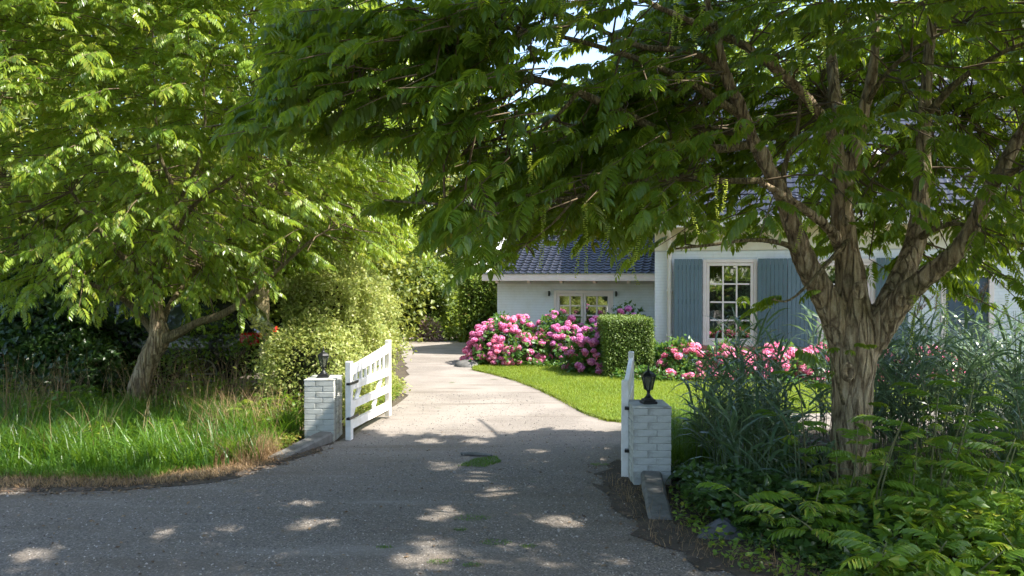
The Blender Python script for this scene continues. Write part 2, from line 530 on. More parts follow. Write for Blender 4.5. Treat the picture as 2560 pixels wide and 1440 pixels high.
# verge of soil and litter at the right foot of the road, a hair above the road
poly_sheet("litter_strip", [(1.0, 7.6), (0.72, 7.0), (0.78, 6.2), (0.88, 5.5), (1.28, 4.7), (1.9, 3.6), (3.2, 2.2), (5, 2.0), (4, 4), (2.2, 6), (1.4, 7.4)], 0.014, M['litter'], 0.12, 0.085, 5)
poly_sheet("litter_strip", [(-6.5, 6.45), (-4.4, 6.42), (-3.2, 6.50), (-2.55, 6.75), (-2.2, 7.35), (-1.9, 8.0), (-1.95, 8.6), (-2.6, 7.6), (-3.3, 7.1), (-6.5, 7.1)], 0.013, M['litter'], 0.18, 0.05, 7)
lawn_pts = [G(1182, 926), G(1235, 938), G(1290, 953), G(1345, 974), G(1400, 1000), G(1440, 1022), G(1480, 1042), G(1520, 1055), G(1570, 1060),
            G(1640, 1058), G(1720, 1050), G(1820, 1040), G(2000, 1036), G(2300, 1030), (9.5, 11.2), (9.5, 13.0), (2.3, 14.6), (1.0, 16.6), (-0.55, 16.9), (-0.75, 16.0)]
lawn = poly_sheet("lawn", [tuple(p) for p in lawn_pts], 0.035, M['lawnbase'], 0.2, 0.02, 9, thick=0.03)
poly_sheet("lawn", [(-9.5, 14.5), (-5.5, 14.2), (-4, 15.2), (-4.2, 22), (-12, 24), (-14, 18)], 0.03, M['lawnbase'], 0.6, 0.03, 11, thick=0.025)
poly_sheet("meadow", [(-60, 25), (60, 25), (90, 120), (-90, 120)], 0.02, M['farfield'], 30)

# ------------------------------------------------------------------ leaf templates and scatter
def leaflet(base, d, up, ln, w, full=True):
    """returns verts, tris of one pointed leaflet"""
    d = d / np.linalg.norm(d)
    s = np.cross(d, up); s /= np.linalg.norm(s) + 1e-9
    u = np.cross(s, d)
    if full:
        v = [base, base + d * ln * .38 + s * w * .5 + u * w * .14, base + d * ln * .38 - s * w * .5 + u * w * .14,
             base + d * ln * .45 - u * w * .05, base + d * ln * .75 + s * w * .33 - u * ln * .03, base + d * ln * .75 - s * w * .33 - u * ln * .03, base + d * ln - u * ln * .13]
        f = [(0, 1, 3), (0, 3, 2), (1, 4, 3), (3, 5, 2), (3, 4, 6), (3, 6, 5)]
    else:
        v = [base, base + d * ln * .45 + s * w * .5, base + d * ln * .45 - s * w * .5, base + d * ln - u * ln * .1]
        f = [(0, 1, 3), (0, 3, 2)]
    return v, f

def compound_leaf(pairs, length, ll, lw, droop, full, seed, rach=True, hang=0.55):
    rg = np.random.default_rng(seed)
    V, Fc = [], []
    def rp(t):
        return np.array([length * t * (1 - 0.12 * t), 0, 0.10 * length * math.sin(t * 2.2) - droop * length * t * t])
    def rd(t):
        a = rp(min(t + .02, 1.0)) - rp(t - .02); return a / np.linalg.norm(a)
    ts = np.linspace(0.2, 0.93, pairs)
    for i, t in enumerate(ts):
        sz = (0.72 + 0.5 * math.sin(math.pi * (0.15 + 0.75 * t))) * (0.9 + 0.2 * rg.random())
        for sg in (-1, 1):
            d = rd(t) * (0.45 + .15 * rg.random()) + np.array([0, sg * 0.85, 0]) + np.array([0, 0, -hang * (0.6 + 0.8 * rg.random())])
            up = np.array([0, sg * 0.25, 1.0]) + rg.normal(size=3) * 0.12
            v, f = leaflet(rp(t) + rd(t) * 0.01 * sg, d, up, ll * sz, lw * sz, full)
            o = len(V); V += v; Fc += [tuple(a + o for a in q) for q in f]
    v, f = leaflet(rp(0.97), rd(0.97) + np.array([0, 0, -0.3]), np.array([0, 0, 1.0]), ll * 1.05, lw, full)
    o = len(V); V += v; Fc += [tuple(a + o for a in q) for q in f]
    if rach:
        w = length * 0.006
        k = 4
        for j in range(k):
            a, b_ = rp(j / k), rp((j + 1) / k)
            o = len(V)
            V += [a + np.array([0, w, 0]), a - np.array([0, w, 0]), b_]
            Fc += [(o, o + 1, o + 2)]
    return np.array(V), np.array(Fc)

def basis(d, up):
    """batch frames with x axis d, z close to up"""
    x = norm(d)
    y = norm(np.cross(up, x))
    z = np.cross(x, y)
    return np.stack([x, y, z], -1)       # columns

def place(templates, pos, R, scale, rg, tone, name, tjit=0.12):
    """instantiate triangle templates -> one mesh with face attribute tone"""
    n = len(pos)
    which = rg.integers(0, len(templates), n)
    Vs, Fs, Ts, off = [], [], [], 0
    for k, (tv, tf) in enumerate(templates):
        idx = np.nonzero(which == k)[0]
        if len(idx) == 0: continue
        W = np.einsum('nij,vj->nvi', R[idx], tv) * scale[idx][:, None, None] + pos[idx][:, None, :]
        Fi = tf[None] + (np.arange(len(idx)) * len(tv))[:, None, None] + off
        t = np.clip(tone[idx][:, None] + rg.normal(size=(len(idx), len(tf))) * tjit, 0, 1)
        Vs.append(W.reshape(-1, 3)); Fs.append(Fi.reshape(-1, 3)); Ts.append(t.ravel())
        off += len(idx) * len(tv)
    return np_mesh(name, np.concatenate(Vs), np.concatenate(Fs).ravel(), 3, np.concatenate(Ts))

def simple_leaf(n=3):
    out = []
    for k in range(n):
        rg = np.random.default_rng(90 + k)
        w = 0.5 + 0.12 * k
        v = np.array([[0, 0, 0], [.42, w * .5, .05], [.42, -w * .5, .05], [.5, 0, -.02], [1.0, 0.03, -.14]])
        f = np.array([(0, 3, 1), (0, 2, 3), (1, 3, 4), (3, 2, 4)])
        out.append((v, f))
    return out

def quad_leaf():
    v = np.array([[0, 0, 0], [.5, .26, .03], [.5, -.26, .03], [1.0, 0, -.1]])
    return [(v, np.array([(0, 2, 1), (1, 2, 3)]))]

SL = simple_leaf(); QL = quad_leaf()

def rand_dirs(rg, n, up=0.0):
    v = rg.normal(size=(n, 3)); v[:, 2] += up
    return norm(v)

# ------------------------------------------------------------------ house
HA = math.atan2(-0.275, 0.961)
HC = (2.906, 16.2)
def hs(px):      # photo column -> metres along the front wall
    k = (px - 1280) / F
    return (k * 16.2 - 2.906) / (0.961 + 0.275 * k)
def hzz(s, py): return EYE + (HZ - py) / F * (16.2 - 0.275 * s)

house = thing("house", "white painted brick cottage with steep dark glazed tile roof behind the big tree", "house", (HC[0], HC[1], 0), HA)
W_END, DEP = 9.5, 6.8
GUT = 2.93
PITCH = math.radians(40.5)

def brick_wall(name, parent, x0, x1, z0, z1, yf, holes, mat, mortar, course=0.060, bl=0.21, seed=0, cut=None, axis='x', bulk=0.0025):
    """running bond of separate little boxes on the front plane y=yf, joined (bricks under ten pixels)"""
    rg = np.random.default_rng(seed)
    boxes = []
    nz = int((z1 - z0) / course)
    for r in range(nz):
        za = z0 + r * course
        x = x0 - (r % 2) * bl / 2
        while x < x1:
            a, b_ = max(x, x0), min(x + bl, x1)
            x += bl
            segs = [(a + .0015, b_ - .0015)]
            for (hx0, hx1, hz0, hz1) in holes:
                if za + course > hz0 and za < hz1:
                    ns = []
                    for (p, q) in segs:
                        if q <= hx0 or p >= hx1: ns.append((p, q))
                        else:
                            if p < hx0: ns.append((p, hx0))
                            if q > hx1: ns.append((hx1, q))
                    segs = ns
            for (p, q) in segs:
                if q - p > .012:
                    boxes.append((p, q, za + .002, za + course - .003, rg.normal() * .0003))
    B = np.array(boxes)
    n = len(B)
    p, q, a, c, j = B.T
    yo = yf - bulk + j
    yb = np.full(n, yf)
    if axis == 'x':
        V = np.stack([np.stack([p, yo, a], -1), np.stack([q, yo, a], -1), np.stack([q, yo, c], -1), np.stack([p, yo, c], -1),
                      np.stack([p, yb, a], -1), np.stack([q, yb, a], -1), np.stack([q, yb, c], -1), np.stack([p, yb, c], -1)], 1)
    else:
        V = np.stack([np.stack([yo, p, a], -1), np.stack([yo, q, a], -1), np.stack([yo, q, c], -1), np.stack([yo, p, c], -1),
                      np.stack([yb, p, a], -1), np.stack([yb, q, a], -1), np.stack([yb, q, c], -1), np.stack([yb, p, c], -1)], 1)
    q4 = np.array([(0, 1, 2, 3), (3, 2, 6, 7), (0, 4, 5, 1), (0, 3, 7, 4), (1, 5, 6, 2)])
    if axis != 'x': q4 = q4[:, ::-1]
    Fq = q4[None] + (np.arange(n) * 8)[:, None, None]
    o = link(name, np_mesh(name, V.reshape(-1, 3), Fq.ravel(), 4), parent, mat)
    o["kind"] = "stuff"
    return o

def wall_panels(parent, name, x0, x1, z0, z1, y, th, holes, mat):
    """wall slab with rectangular openings, as butted boxes"""
    xs = sorted({x0, x1, *[h[0] for h in holes], *[h[1] for h in holes]})
    lst = []
    for a, b_ in zip(xs[:-1], xs[1:]):
        hh = sorted([(h[2], h[3]) for h in holes if h[0] <= a + 1e-6 and h[1] >= b_ - 1e-6])
        z = z0
        for (p, q) in hh:
            if p > z: lst.append(((a + b_) / 2, y + th / 2, (z + p) / 2, b_ - a, th, p - z))
            z = q
        if z < z1: lst.append(((a + b_) / 2, y + th / 2, (z + z1) / 2, b_ - a, th, z1 - z))
    return link(name, boxes_me(name, [((c[0], c[1], c[2]), (c[3], c[4], c[5])) for c in lst]), parent, mat)

w1 = (hs(1757), hs(1893), 0.40, 2.12)
w2 = (hs(2043), hs(2187), 0.40, 2.12)
dr = (hs(2352), hs(2484), 0.10, 2.30)
holes = [w1, w2, dr]
EAVE_BAND = 2.30
wall_panels(house, "wall", 0.0, W_END, 0.0, 2.80, 0.0, 0.25, holes, M['mortar'])
brick_wall("brickwork", house, 0.0, W_END, 0.30, EAVE_BAND, 0.0, holes, M['brick_white'], None, seed=1)
brick_wall("plinth_brickwork", house, 0.0, W_END, 0.0, 0.30, 0.0, [dr], M['brick_white'], None, seed=2)
link("eave_band", box_me("eave_band", (W_END / 2, -0.016, (EAVE_BAND + 2.80) / 2 + .002), (W_END, 0.03, 2.80 - EAVE_BAND - .004)), house, M['plaster'])
# side walls and back
link("side_wall", box_me("side_wall", (0.125, DEP / 2 + .13, 1.4), (0.25, DEP - .26, 2.8)), house, M['brick_white'])
link("side_wall", box_me("side_wall", (W_END - 0.125, DEP / 2 + .13, 1.4), (0.25, DEP - .26, 2.8)), house, M['brick_white'])
link("back_wall", box_me("back_wall", (W_END / 2, DEP - .125, 1.4), (W_END, 0.25, 2.8)), house, M['brick_white'])
link("room_floor", box_me("room_floor", (W_END / 2, DEP / 2, 0.12), (W_END - .5, DEP - .5, 0.04)), house, M['interior'])
link("room_partition", box_me("room_partition", (W_END / 2, 2.6, 1.4), (W_END - .5, 0.1, 2.6)), house, M['interior'])
link("room_ceiling", box_me("room_ceiling", (W_END / 2, DEP / 2, 2.75), (W_END - .5, DEP - .5, 0.04)), house, M['interior'])
# gables
GR = (DEP / 2 + 0.35)
ridge_z = GUT + math.tan(PITCH) * GR
for gx in (0.0, W_END - .25):
    bm = bmesh.new()
    pr = [(0.0, 2.8), (DEP, 2.8), (DEP / 2, ridge_z - .22)]
    a = [bm.verts.new((gx, y, z)) for y, z in pr]; b_ = [bm.verts.new((gx + .25, y, z)) for y, z in pr]
    bm.faces.new(a[::-1]); bm.faces.new(b_)
    for i in range(3): bm.faces.new((a[i], a[(i + 1) % 3], b_[(i + 1) % 3], b_[i]))
    bmesh.ops.recalc_face_normals(bm, faces=bm.faces)
    link("gable", bm_mesh("gable", bm), house, M['brick_white'])

def slab_roof(parent, x0, x1, yg, zg, yr, zr, th, mat, name="roof"):
    """sloping board from gutter line to ridge"""
    bm = bmesh.new()
    d = Vector((0, yr - yg, zr - zg)).normalized(); n = Vector((0, -d.z, d.y))
    if n.z < 0: n = -n
    q = [Vector((0, yg, zg)), Vector((0, yr, zr))]
    prof = [q[0], q[1], q[1] - n * th, q[0] - n * th]
    a = [bm.verts.new((x0, p.y, p.z)) for p in prof]; b_ = [bm.verts.new((x1, p.y, p.z)) for p in prof]
    bm.faces.new(a); bm.faces.new(b_[::-1])
    for i in range(4): bm.faces.new((a[i], b_[i], b_[(i + 1) % 4], a[(i + 1) % 4]))
    bmesh.ops.recalc_face_normals(bm, faces=bm.faces)
    return link(name, bm_mesh(name, bm), parent, mat)

def pantile(w, l, kind):
    """one curved glazed tile, lower edge at y=0, rising along +y (slope plane), roll at the right"""
    N = 8
    V, Fc = [], []
    xs = np.linspace(0, 1.06, N)
    def prof(t):
        if kind == 'flat':
            return 0.020 * math.exp(-((t - 0.97) / 0.085) ** 2) + 0.004 * math.cos(t * 3)
        return 0.017 * math.exp(-((t - 0.90) / 0.17) ** 2) - 0.012 * math.exp(-((t - 0.42) / 0.3) ** 2)
    th = 0.014
    for yy, zz in ((0, 0.020), (0.06 * l, 0.024), (l * 1.08, 0.002)):
        for t in xs: V.append((t * w, yy, prof(t) + zz))
    for t in xs: V.append((t * w, 0.0, prof(t) + 0.020 - th))
    for r in range(2):
        for i in range(N - 1):
            a = r * N + i; Fc.append((a, a + 1, a + N + 1, a + N))
    for i in range(N - 1):
        Fc.append((3 * N + i, 3 * N + i + 1, i + 1, i))
    Fc.append((N - 1, 4 * N - 1, 2 * N - 1, 2 * N - 1)[:3]); 
    me = bpy.data.meshes.new("roof_tile")
    me.from_pydata(V, [], Fc)
    for p in me.polygons: p.use_smooth = True
    me.materials.append(M['tile'])
    # sharp lower lip
    return me, np.array(V), Fc

def tile_roof(parent, x0, nx, w, yg, zg, pitch, l, ny, kind, pick, seed):
    rg = np.random.default_rng(seed)
    me, V, Fc = pantile(w, l, kind)
    Rm = Matrix.Rotation(pitch, 4, 'X')
    Rn = np.array(Rm.to_3x3())
    cand = []
    for r in range(ny):
        for c in range(nx):
            p = np.array([x0 + c * w, yg + math.cos(pitch) * l * r, zg + math.sin(pitch) * l * r])
            cand.append((pick(r, c), r, c, p))
    cand.sort(key=lambda t: -t[0])
    for sc, r, c, p in cand[:300]:
        o = bpy.data.objects.new("roof_tile", me); COL.objects.link(o); o.parent = parent
        o.location = p + np.array([0, 0, 0.004]) + rg.normal(size=3) * 0.0016
        o.rotation_euler = (pitch + rg.normal() * .006, rg.normal() * .008, rg.normal() * .005)
    rest = cand[300:]
    if rest:
        P0 = np.array([t[3] for t in rest]) + np.array([0, 0, 0.004])
        W = (V @ Rn.T)[None] + P0[:, None, :] + rg.normal(size=(len(P0), 1, 3)) * .0016
        faces = []
        VV = W.reshape(-1, 3)
        for i in range(len(P0)):
            o = i * len(V)
            faces += [tuple(a + o for a in f) for f in Fc]
        m2 = bpy.data.meshes.new("roof_tiles"); m2.from_pydata(VV.tolist(), [], faces)
        m2.polygons.foreach_set("use_smooth", np.ones(len(m2.polygons), dtype=bool))
        o = link("roof_tiles", m2, parent, M['tile']); o["kind"] = "stuff"

OV = 0.18
slab_roof(house, -OV, W_END + OV, -0.36, GUT, DEP / 2, ridge_z, 0.10, M['black'], "roof")
slab_roof(house, -OV, W_END + OV, DEP + 0.36, GUT, DEP / 2, ridge_z, 0.10, M['tile'], "roof")
def pick_main(r, c):
    # the lower rows seen between the branches, then the gaps higher up
    s = -OV + c * 0.18
    return (1000 - r * 14 if s < 3.4 else 400 - r * 10) + (60 if 1.9 < s < 4.9 else 0)
tile_roof(house, -OV + .02, 54, 0.18, -0.38, GUT + .002, PITCH, 0.182, 27, 'flat', pick_main, 4)
bm = bmesh.new()
bmesh.ops.create_cone(bm, segments=12, radius1=.11, radius2=.11, depth=W_END + 2 * OV, cap_ends=True, matrix=Matrix.Translation((W_END / 2, DEP / 2, ridge_z - .02)) @ Matrix.Rotation(math.pi / 2, 4, 'Y'))
link("ridge_cap", bm_mesh("ridge_cap", bm, True), house, M['tile'])
# gutter: cream box gutter with zinc lip
link("gutter", box_me("gutter", (W_END / 2, -0.43, GUT - .10), (W_END + 2 * OV, 0.13, 0.185), .006), house, M['cream'])
link("gutter_lip", box_me("gutter_lip", (W_END / 2, -0.435, GUT + .002), (W_END + 2 * OV + .02, 0.16, 0.016)), house, M['white'])
link("soffit", box_me("soffit", (W_END / 2, -0.205, GUT - .16), (W_END + 2 * OV, 0.30, 0.02)), house, M['cream'])
for s in np.arange(0.10, W_END, 0.78):
    link("rafter_end", boxes_me("rafter_end", [((s, -.33, GUT - .235), (0.06, .20, .075)), ((s, -.385, GUT - .165), (0.085, .03, .05))]), house, M['cream'])
slab_roof(house, -OV - .03, -OV + .002, -0.40, GUT + .03, DEP / 2, ridge_z + .03, 0.20, M['white'], "bargeboard")
# downpipe
dp, dr_ = smooth_path([(0.30, -.40, 2.76), (0.30, -.36, 2.66), (0.30, -.10, 2.55), (0.30, -.075, 2.4), (0.30, -.075, 0.1)], [.045] * 5, 5)
link("downpipe", tube([(dp, dr_)], 10, "downpipe"), house, M['cream'])
for z in (0.6, 1.5, 2.3):
    link("pipe_bracket", box_me("pipe_bracket", (0.30, -.055, z), (0.12, .09, .03), .004), house, M['white'])

def window(parent, h, cols, rows, mat, casements=1, yf=-0.02, depth=.10, sill=True):
    x0, x1, z0, z1 = h
    cx, cz = (x0 + x1) / 2, (z0 + z1) / 2
    fw = .068
    o = link("window", boxes_me("window", [((x0 + fw / 2, yf + depth / 2, cz), (fw, depth, z1 - z0)), ((x1 - fw / 2, yf + depth / 2, cz), (fw, depth, z1 - z0)),
             ((cx, yf + depth / 2, z1 - fw / 2), (x1 - x0 - 2 * fw, depth, fw)), ((cx, yf + depth / 2, z0 + fw / 2), (x1 - x0 - 2 * fw, depth, fw))], .005), parent, mat)
    iw = (x1 - x0 - 2 * fw) / casements
    for k in range(casements):
        a = x0 + fw + k * iw + .004; b_ = a + iw - .008; c0 = z0 + fw + .004; c1 = z1 - fw - .004
        sw = .056; yy = yf + .035; dd = .045
        link("sash", boxes_me("sash", [((a + sw / 2, yy, (c0 + c1) / 2), (sw, dd, c1 - c0)), ((b_ - sw / 2, yy, (c0 + c1) / 2), (sw, dd, c1 - c0)),
             (((a + b_) / 2, yy, c1 - sw / 2), (b_ - a - 2 * sw, dd, sw)), (((a + b_) / 2, yy, c0 + sw * .65), (b_ - a - 2 * sw, dd, sw * 1.3))], .004), o, mat)
        ga, gb, g0, g1 = a + sw, b_ - sw, c0 + sw * 1.3, c1 - sw
        pw, ph = (gb - ga) / cols, (g1 - g0) / rows
        for i in range(1, cols):
            link("glazing_bar", box_me("glazing_bar", (ga + i * pw, yy, (g0 + g1) / 2), (.032, .036, g1 - g0), .003), o, mat)
        for j in range(1, rows):
            for i in range(cols):
                link("glazing_bar", box_me("glazing_bar", (ga + (i + .5) * pw, yy + .002, g0 + j * ph), (pw - .032, .030, .032), .003), o, mat)
        rg = random.Random(int(x0 * 100))
        for i in range(cols):
            for j in range(rows):
                rot = Matrix.Rotation(rg.uniform(-.012, .012), 3, 'Z') @ Matrix.Rotation(rg.uniform(-.012, .012), 3, 'X')
                link("pane", box_me("pane", (ga + (i + .5) * pw, yy + .008, g0 + (j + .5) * ph), (pw - .006, .004, ph - .006), 0, rot), o, M['glass'])
    return o

for h in (w1, w2):
    window(house, h, 3, 4, M['trim'])
    sb = link("sill", boxes_me("sill", [((h[0] - .09 + i * .062, -.045, h[2] - .035), (.056, .11, .06)) for i in range(int((h[1] - h[0] + .2) / .062) + 1)], .003), house, M['brick_red'])
    # curtains inside
    for sx in (h[0] + .12, h[1] - .12):
        pts = []
        bm = bmesh.new(); prev = None
        for i in range(14):
            x = sx - .10 + i * .0154; y = .32 + .02 * math.sin(i * 1.9)
            a = bm.verts.new((x, y, h[2] + .02)); b_ = bm.verts.new((x, y, h[3] - .04))
            if prev: bm.faces.new((prev[0], a, b_, prev[1]))
            prev = (a, b_)
        link("curtain", bm_mesh("curtain", bm, True), house, M['curtain'])

def shutter(parent, x0, x1, z0, z1, hinge_left):
    # stands a little off the wall, hinged on the window side
    e = bpy.data.objects.new("shutter", box_me("shutter", (0, 0, 0), (1, 1, 1)))
    bpy.data.meshes.remove(e.data)
    wdt = x1 - x0
    hx = x1 if hinge_left else x0          # hinge beside the window frame
    sg = -1 if hinge_left else 1
    me = boxes_me("shutter", [((sg * wdt / 2, .012, z0 + .17), (wdt - .04, .02, .10)), ((sg * wdt / 2, .012, (z0 + z1) / 2), (wdt - .04, .02, .10)), ((sg * wdt / 2, .012, z1 - .17), (wdt - .04, .02, .10))], .002)
    sh = link("shutter", me, parent, M['shutter'])
    sh.location = (hx, -.065, 0)
    ang = math.radians(9.0) * (1 if hinge_left else -1)
    sh.rotation_euler = (0, 0, ang)
    n = 7
    pw = wdt / n
    for i in range(n):
        pl = link("plank", box_me("plank", (sg * (i + .5) * pw, -.011, (z0 + z1) / 2), (pw - .005, .024, z1 - z0), .003), sh, M['shutter'])
    for z in (z0 + .17, z1 - .17):
        link("hinge_strap", box_me("hinge_strap", (sg * .12, -.0265, z), (.24, .005, .022)), sh, M['shutter'])
for h in (w1, w2):
    shutter(house, h[0] - .56, h[0] - .012, h[2] + .02, h[3] + .01, True)
    shutter(house, h[1] + .012, h[1] + .56, h[2] + .02, h[3] + .01, False)

# door
dx0, dx1, dz0, dz1 = dr
dcx = (dx0 + dx1) / 2
dframe = link("door_frame", boxes_me("door_frame", [((dx0 + .04, .02, (dz0 + dz1) / 2), (.08, .12, dz1 - dz0)), ((dx1 - .04, .02, (dz0 + dz1) / 2), (.08, .12, dz1 - dz0)),
    ((dcx, .02, dz1 - .04), (dx1 - dx0 - .16, .12, .08)), ((dcx, .02, 1.80), (dx1 - dx0 - .16, .10, .06))], .004), house, M['trim'])
for i in range(4):
    pwid = (dx1 - dx0 - .16) / 4
    link("pane", box_me("pane", (dx0 + .08 + (i + .5) * pwid, .03, 2.02), (pwid - .02, .004, .36)), dframe, M['glass'])
    if i: link("glazing_bar", box_me("glazing_bar", (dx0 + .08 + i * pwid, .03, 2.02), (.022, .03, .38)), dframe, M['trim'])
door = link("door", box_me("door", (dcx, .045, (dz0 + 1.77) / 2), (dx1 - dx0 - .168, .045, 1.77 - dz0 - .01), .004), house, M['door'])
for (zz, hh) in ((0.50, .52), (1.24, .72)):
    for k in (-1, 1):
        link("door_panel", box_me("door_panel", (dcx + k * .17, .020, zz), (.26, .016, hh), .007), door, M['door'])
bm = bmesh.new()
for i in range(20):
    a = i / 20 * 2 * math.pi
    bmesh.ops.create_icosphere(bm, subdivisions=1, radius=.012, matrix=Matrix.Translation((dcx + .045 * math.cos(a), -.012, 1.30 + .045 * math.sin(a))))
bmesh.ops.create_icosphere(bm, subdivisions=2, radius=.032, matrix=Matrix.Translation((dcx, -.002, 1.345)))
link("door_knocker", bm_mesh("door_knocker", bm, True), door, M['black'])
link("letterbox", box_me("letterbox", (dcx, .018, .95), (.26, .02, .05), .005), door, M['zinc'])
link("doorstep", box_me("doorstep", (dcx, -.28, .05), (1.3, .5, .098), .01), house, M['stone'])
pl = link("number_plate", box_me("number_plate", (hs(2510), -.028, hzz(hs(2510), 711)), (.105, .012, .105), .004), house, M['white'])
fc = bpy.data.curves.new("house_number", 'FONT'); fc.body = "1"; fc.size = .085; fc.extrude = .002; fc.align_x = 'CENTER'; fc.align_y = 'CENTER'
fc.materials.append(M['black'])
ft = bpy.data.objects.new("house_number_text", fc); COL.objects.link(ft); bpy.context.view_layer.update()
fm = bpy.data.meshes.new_from_object(ft.evaluated_get(bpy.context.evaluated_depsgraph_get())); bpy.data.objects.remove(ft)
fo = bpy.data.objects.new("house_number", fm); COL.objects.link(fo); fo.parent = pl
fo.location = (hs(2510), -.038, hzz(hs(2510), 711)); fo.rotation_euler = (math.radians(90), 0, 0)
# wall lantern bracket beside the door (dark slot seen over the reeds)
link("letter_slot", box_me("letter_slot", (hs(2324), -.035, 0.72), (.075, .05, .26), .006), house, M['black'])
# satellite dish on the roof, pale disc
ds = hs(2185)
bm = bmesh.new()
res = bmesh.ops.create_uvsphere(bm, u_segments=28, v_segments=16, radius=.62)
bmesh.ops.delete(bm, geom=[v for v in bm.verts if v.co.z > -.50], context='VERTS')
for v in bm.verts: v.co.z += .62
bmesh.ops.solidify(bm, geom=bm.faces[:], thickness=.012)
dish = thing("satellite_dish", "round white satellite dish standing on the dark tile roof behind the tree trunk", "satellite dish", (0, 0, 0))
hm = Matrix.Translation((HC[0], HC[1], 0)) @ Matrix.Rotation(HA, 4, 'Z')
dish.scale = (.62, .62, .62)
dish.location = hm @ Vector((ds, 0.55, GUT + .78)); dish.rotation_euler = (0, 0, HA)
od = link("dish_bowl", bm_mesh("dish_bowl", bm, True), dish, M['dish'])
od.rotation_euler = (math.radians(72), 0, math.radians(18)); od.location = (0, -.12, .55)
link("dish_arm", tube([(np.array([(0, .1, 0), (0, .02, .35), (0, -.02, .5)]), np.array([.022, .022, .022])), (np.array([(0, -.10, .42), (.02, -.35, .40), (.02, -.5, .52)]), np.array([.010, .010, .012]))], 8, "dish_arm"), dish, M['zinc'])
link("receiver", box_me("receiver", (.02, -.5, .55), (.05, .10, .05), .008), dish, M['dish'])

# ------------------------------------------------------------------ low side wing
wing = thing("garage_wing", "low white brick side wing with short dark tiled roof left of the cottage", "outbuilding", (HC[0], HC[1], 0), HA)
WY = 1.2; WX0 = -3.72; WX1 = -0.002; WG = 1.845; WP = math.radians(30.5); WD = 2.4
wh = (-2.38, -1.03, 0.55, 1.47)
wall_panels(wing, "wall", WX0, WX1, 0.0, 1.70, WY, 0.2, [wh], M['mortar'])
brick_wall("brickwork", wing, WX0, WX1, 0.0, 1.66, WY, [wh], M['brick_white'], None, seed=3)
link("side_wall", box_me("side_wall", (WX0 + .10, WY + WD / 2 + .10, .85), (.2, WD - .2, 1.7)), wing, M['brick_white'])
link("back_wall", box_me("back_wall", ((WX0 + WX1) / 2 + .1, WY + WD - .1, .85), (WX1 - WX0 - .2, .2, 1.7)), wing, M['brick_white'])
wr_y = WY - .30 + 1.50; wr_z = WG + math.tan(WP) * 1.50
bm = bmesh.new()
pr = [(WY, 1.70), (WY + WD, 1.70), (wr_y, wr_z - .12)]
a = [bm.verts.new((WX0, y, z)) for y, z in pr]; b_ = [bm.verts.new((WX0 + .2, y, z)) for y, z in pr]
bm.faces.new(a[::-1]); bm.faces.new(b_)
for i in range(3): bm.faces.new((a[i], a[(i + 1) % 3], b_[(i + 1) % 3], b_[i]))
bmesh.ops.recalc_face_normals(bm, faces=bm.faces)
link("gable", bm_mesh("gable", bm), wing, M['brick_white'])
slab_roof(wing, WX0 - .2, WX1, WY - .30, WG, wr_y, wr_z, .06, M['black'], "roof")
slab_roof(wing, WX0 - .2, WX1, WY + WD + .35, WG, wr_y, wr_z, .06, M['tile'], "roof")
tile_roof(wing, WX0 - .03, 22, 0.169, WY - .33, WG + .002, WP, 0.118, 15, 'wave', lambda r, c: 100 - r + (c * .01), 6)
link("ridge_cap", boxes_me("ridge_cap", [((WX0 - .02 + .30 + i * .62, wr_y, wr_z + .015), (.60, .20, .075)) for i in range(6)], .02), wing, M['tile'])
link("gutter", box_me("gutter", ((WX0 - .24 + WX1) / 2, WY - .36, WG - .085), (WX1 - WX0 + .24, .12, .15), .005), wing, M['trim'])
link("gutter_lip", box_me("gutter_lip", ((WX0 - .25 + WX1) / 2, WY - .365, WG + .001), (WX1 - WX0 + .25, .15, .014)), wing, M['zinc'])
for s in np.arange(WX0 + .08, -.2, .745):
    link("rafter_end", box_me("rafter_end", (s, WY - .22, WG - .185), (.06, .20, .055), .004), wing, M['trim'])
# pale board covering the left verge
bb = slab_roof(wing, WX0 - .26, WX0 - .03, WY - .38, WG + .045, wr_y + .02, wr_z + .045, .10, M['white'], "bargeboard")
window(wing, wh, 2, 3, M['trim'], casements=2, yf=WY - .015)
for sx in (hs(1377) - .1, 0):
    pass
for px_ in (-2.48, -0.96):
    link("wall_lamp", boxes_me("wall_lamp", [((px_, WY - .055, 1.40), (.035, .06, .115)), ((px_, WY - .03, 1.40), (.05, .02, .06))], .004), wing, M['black'])

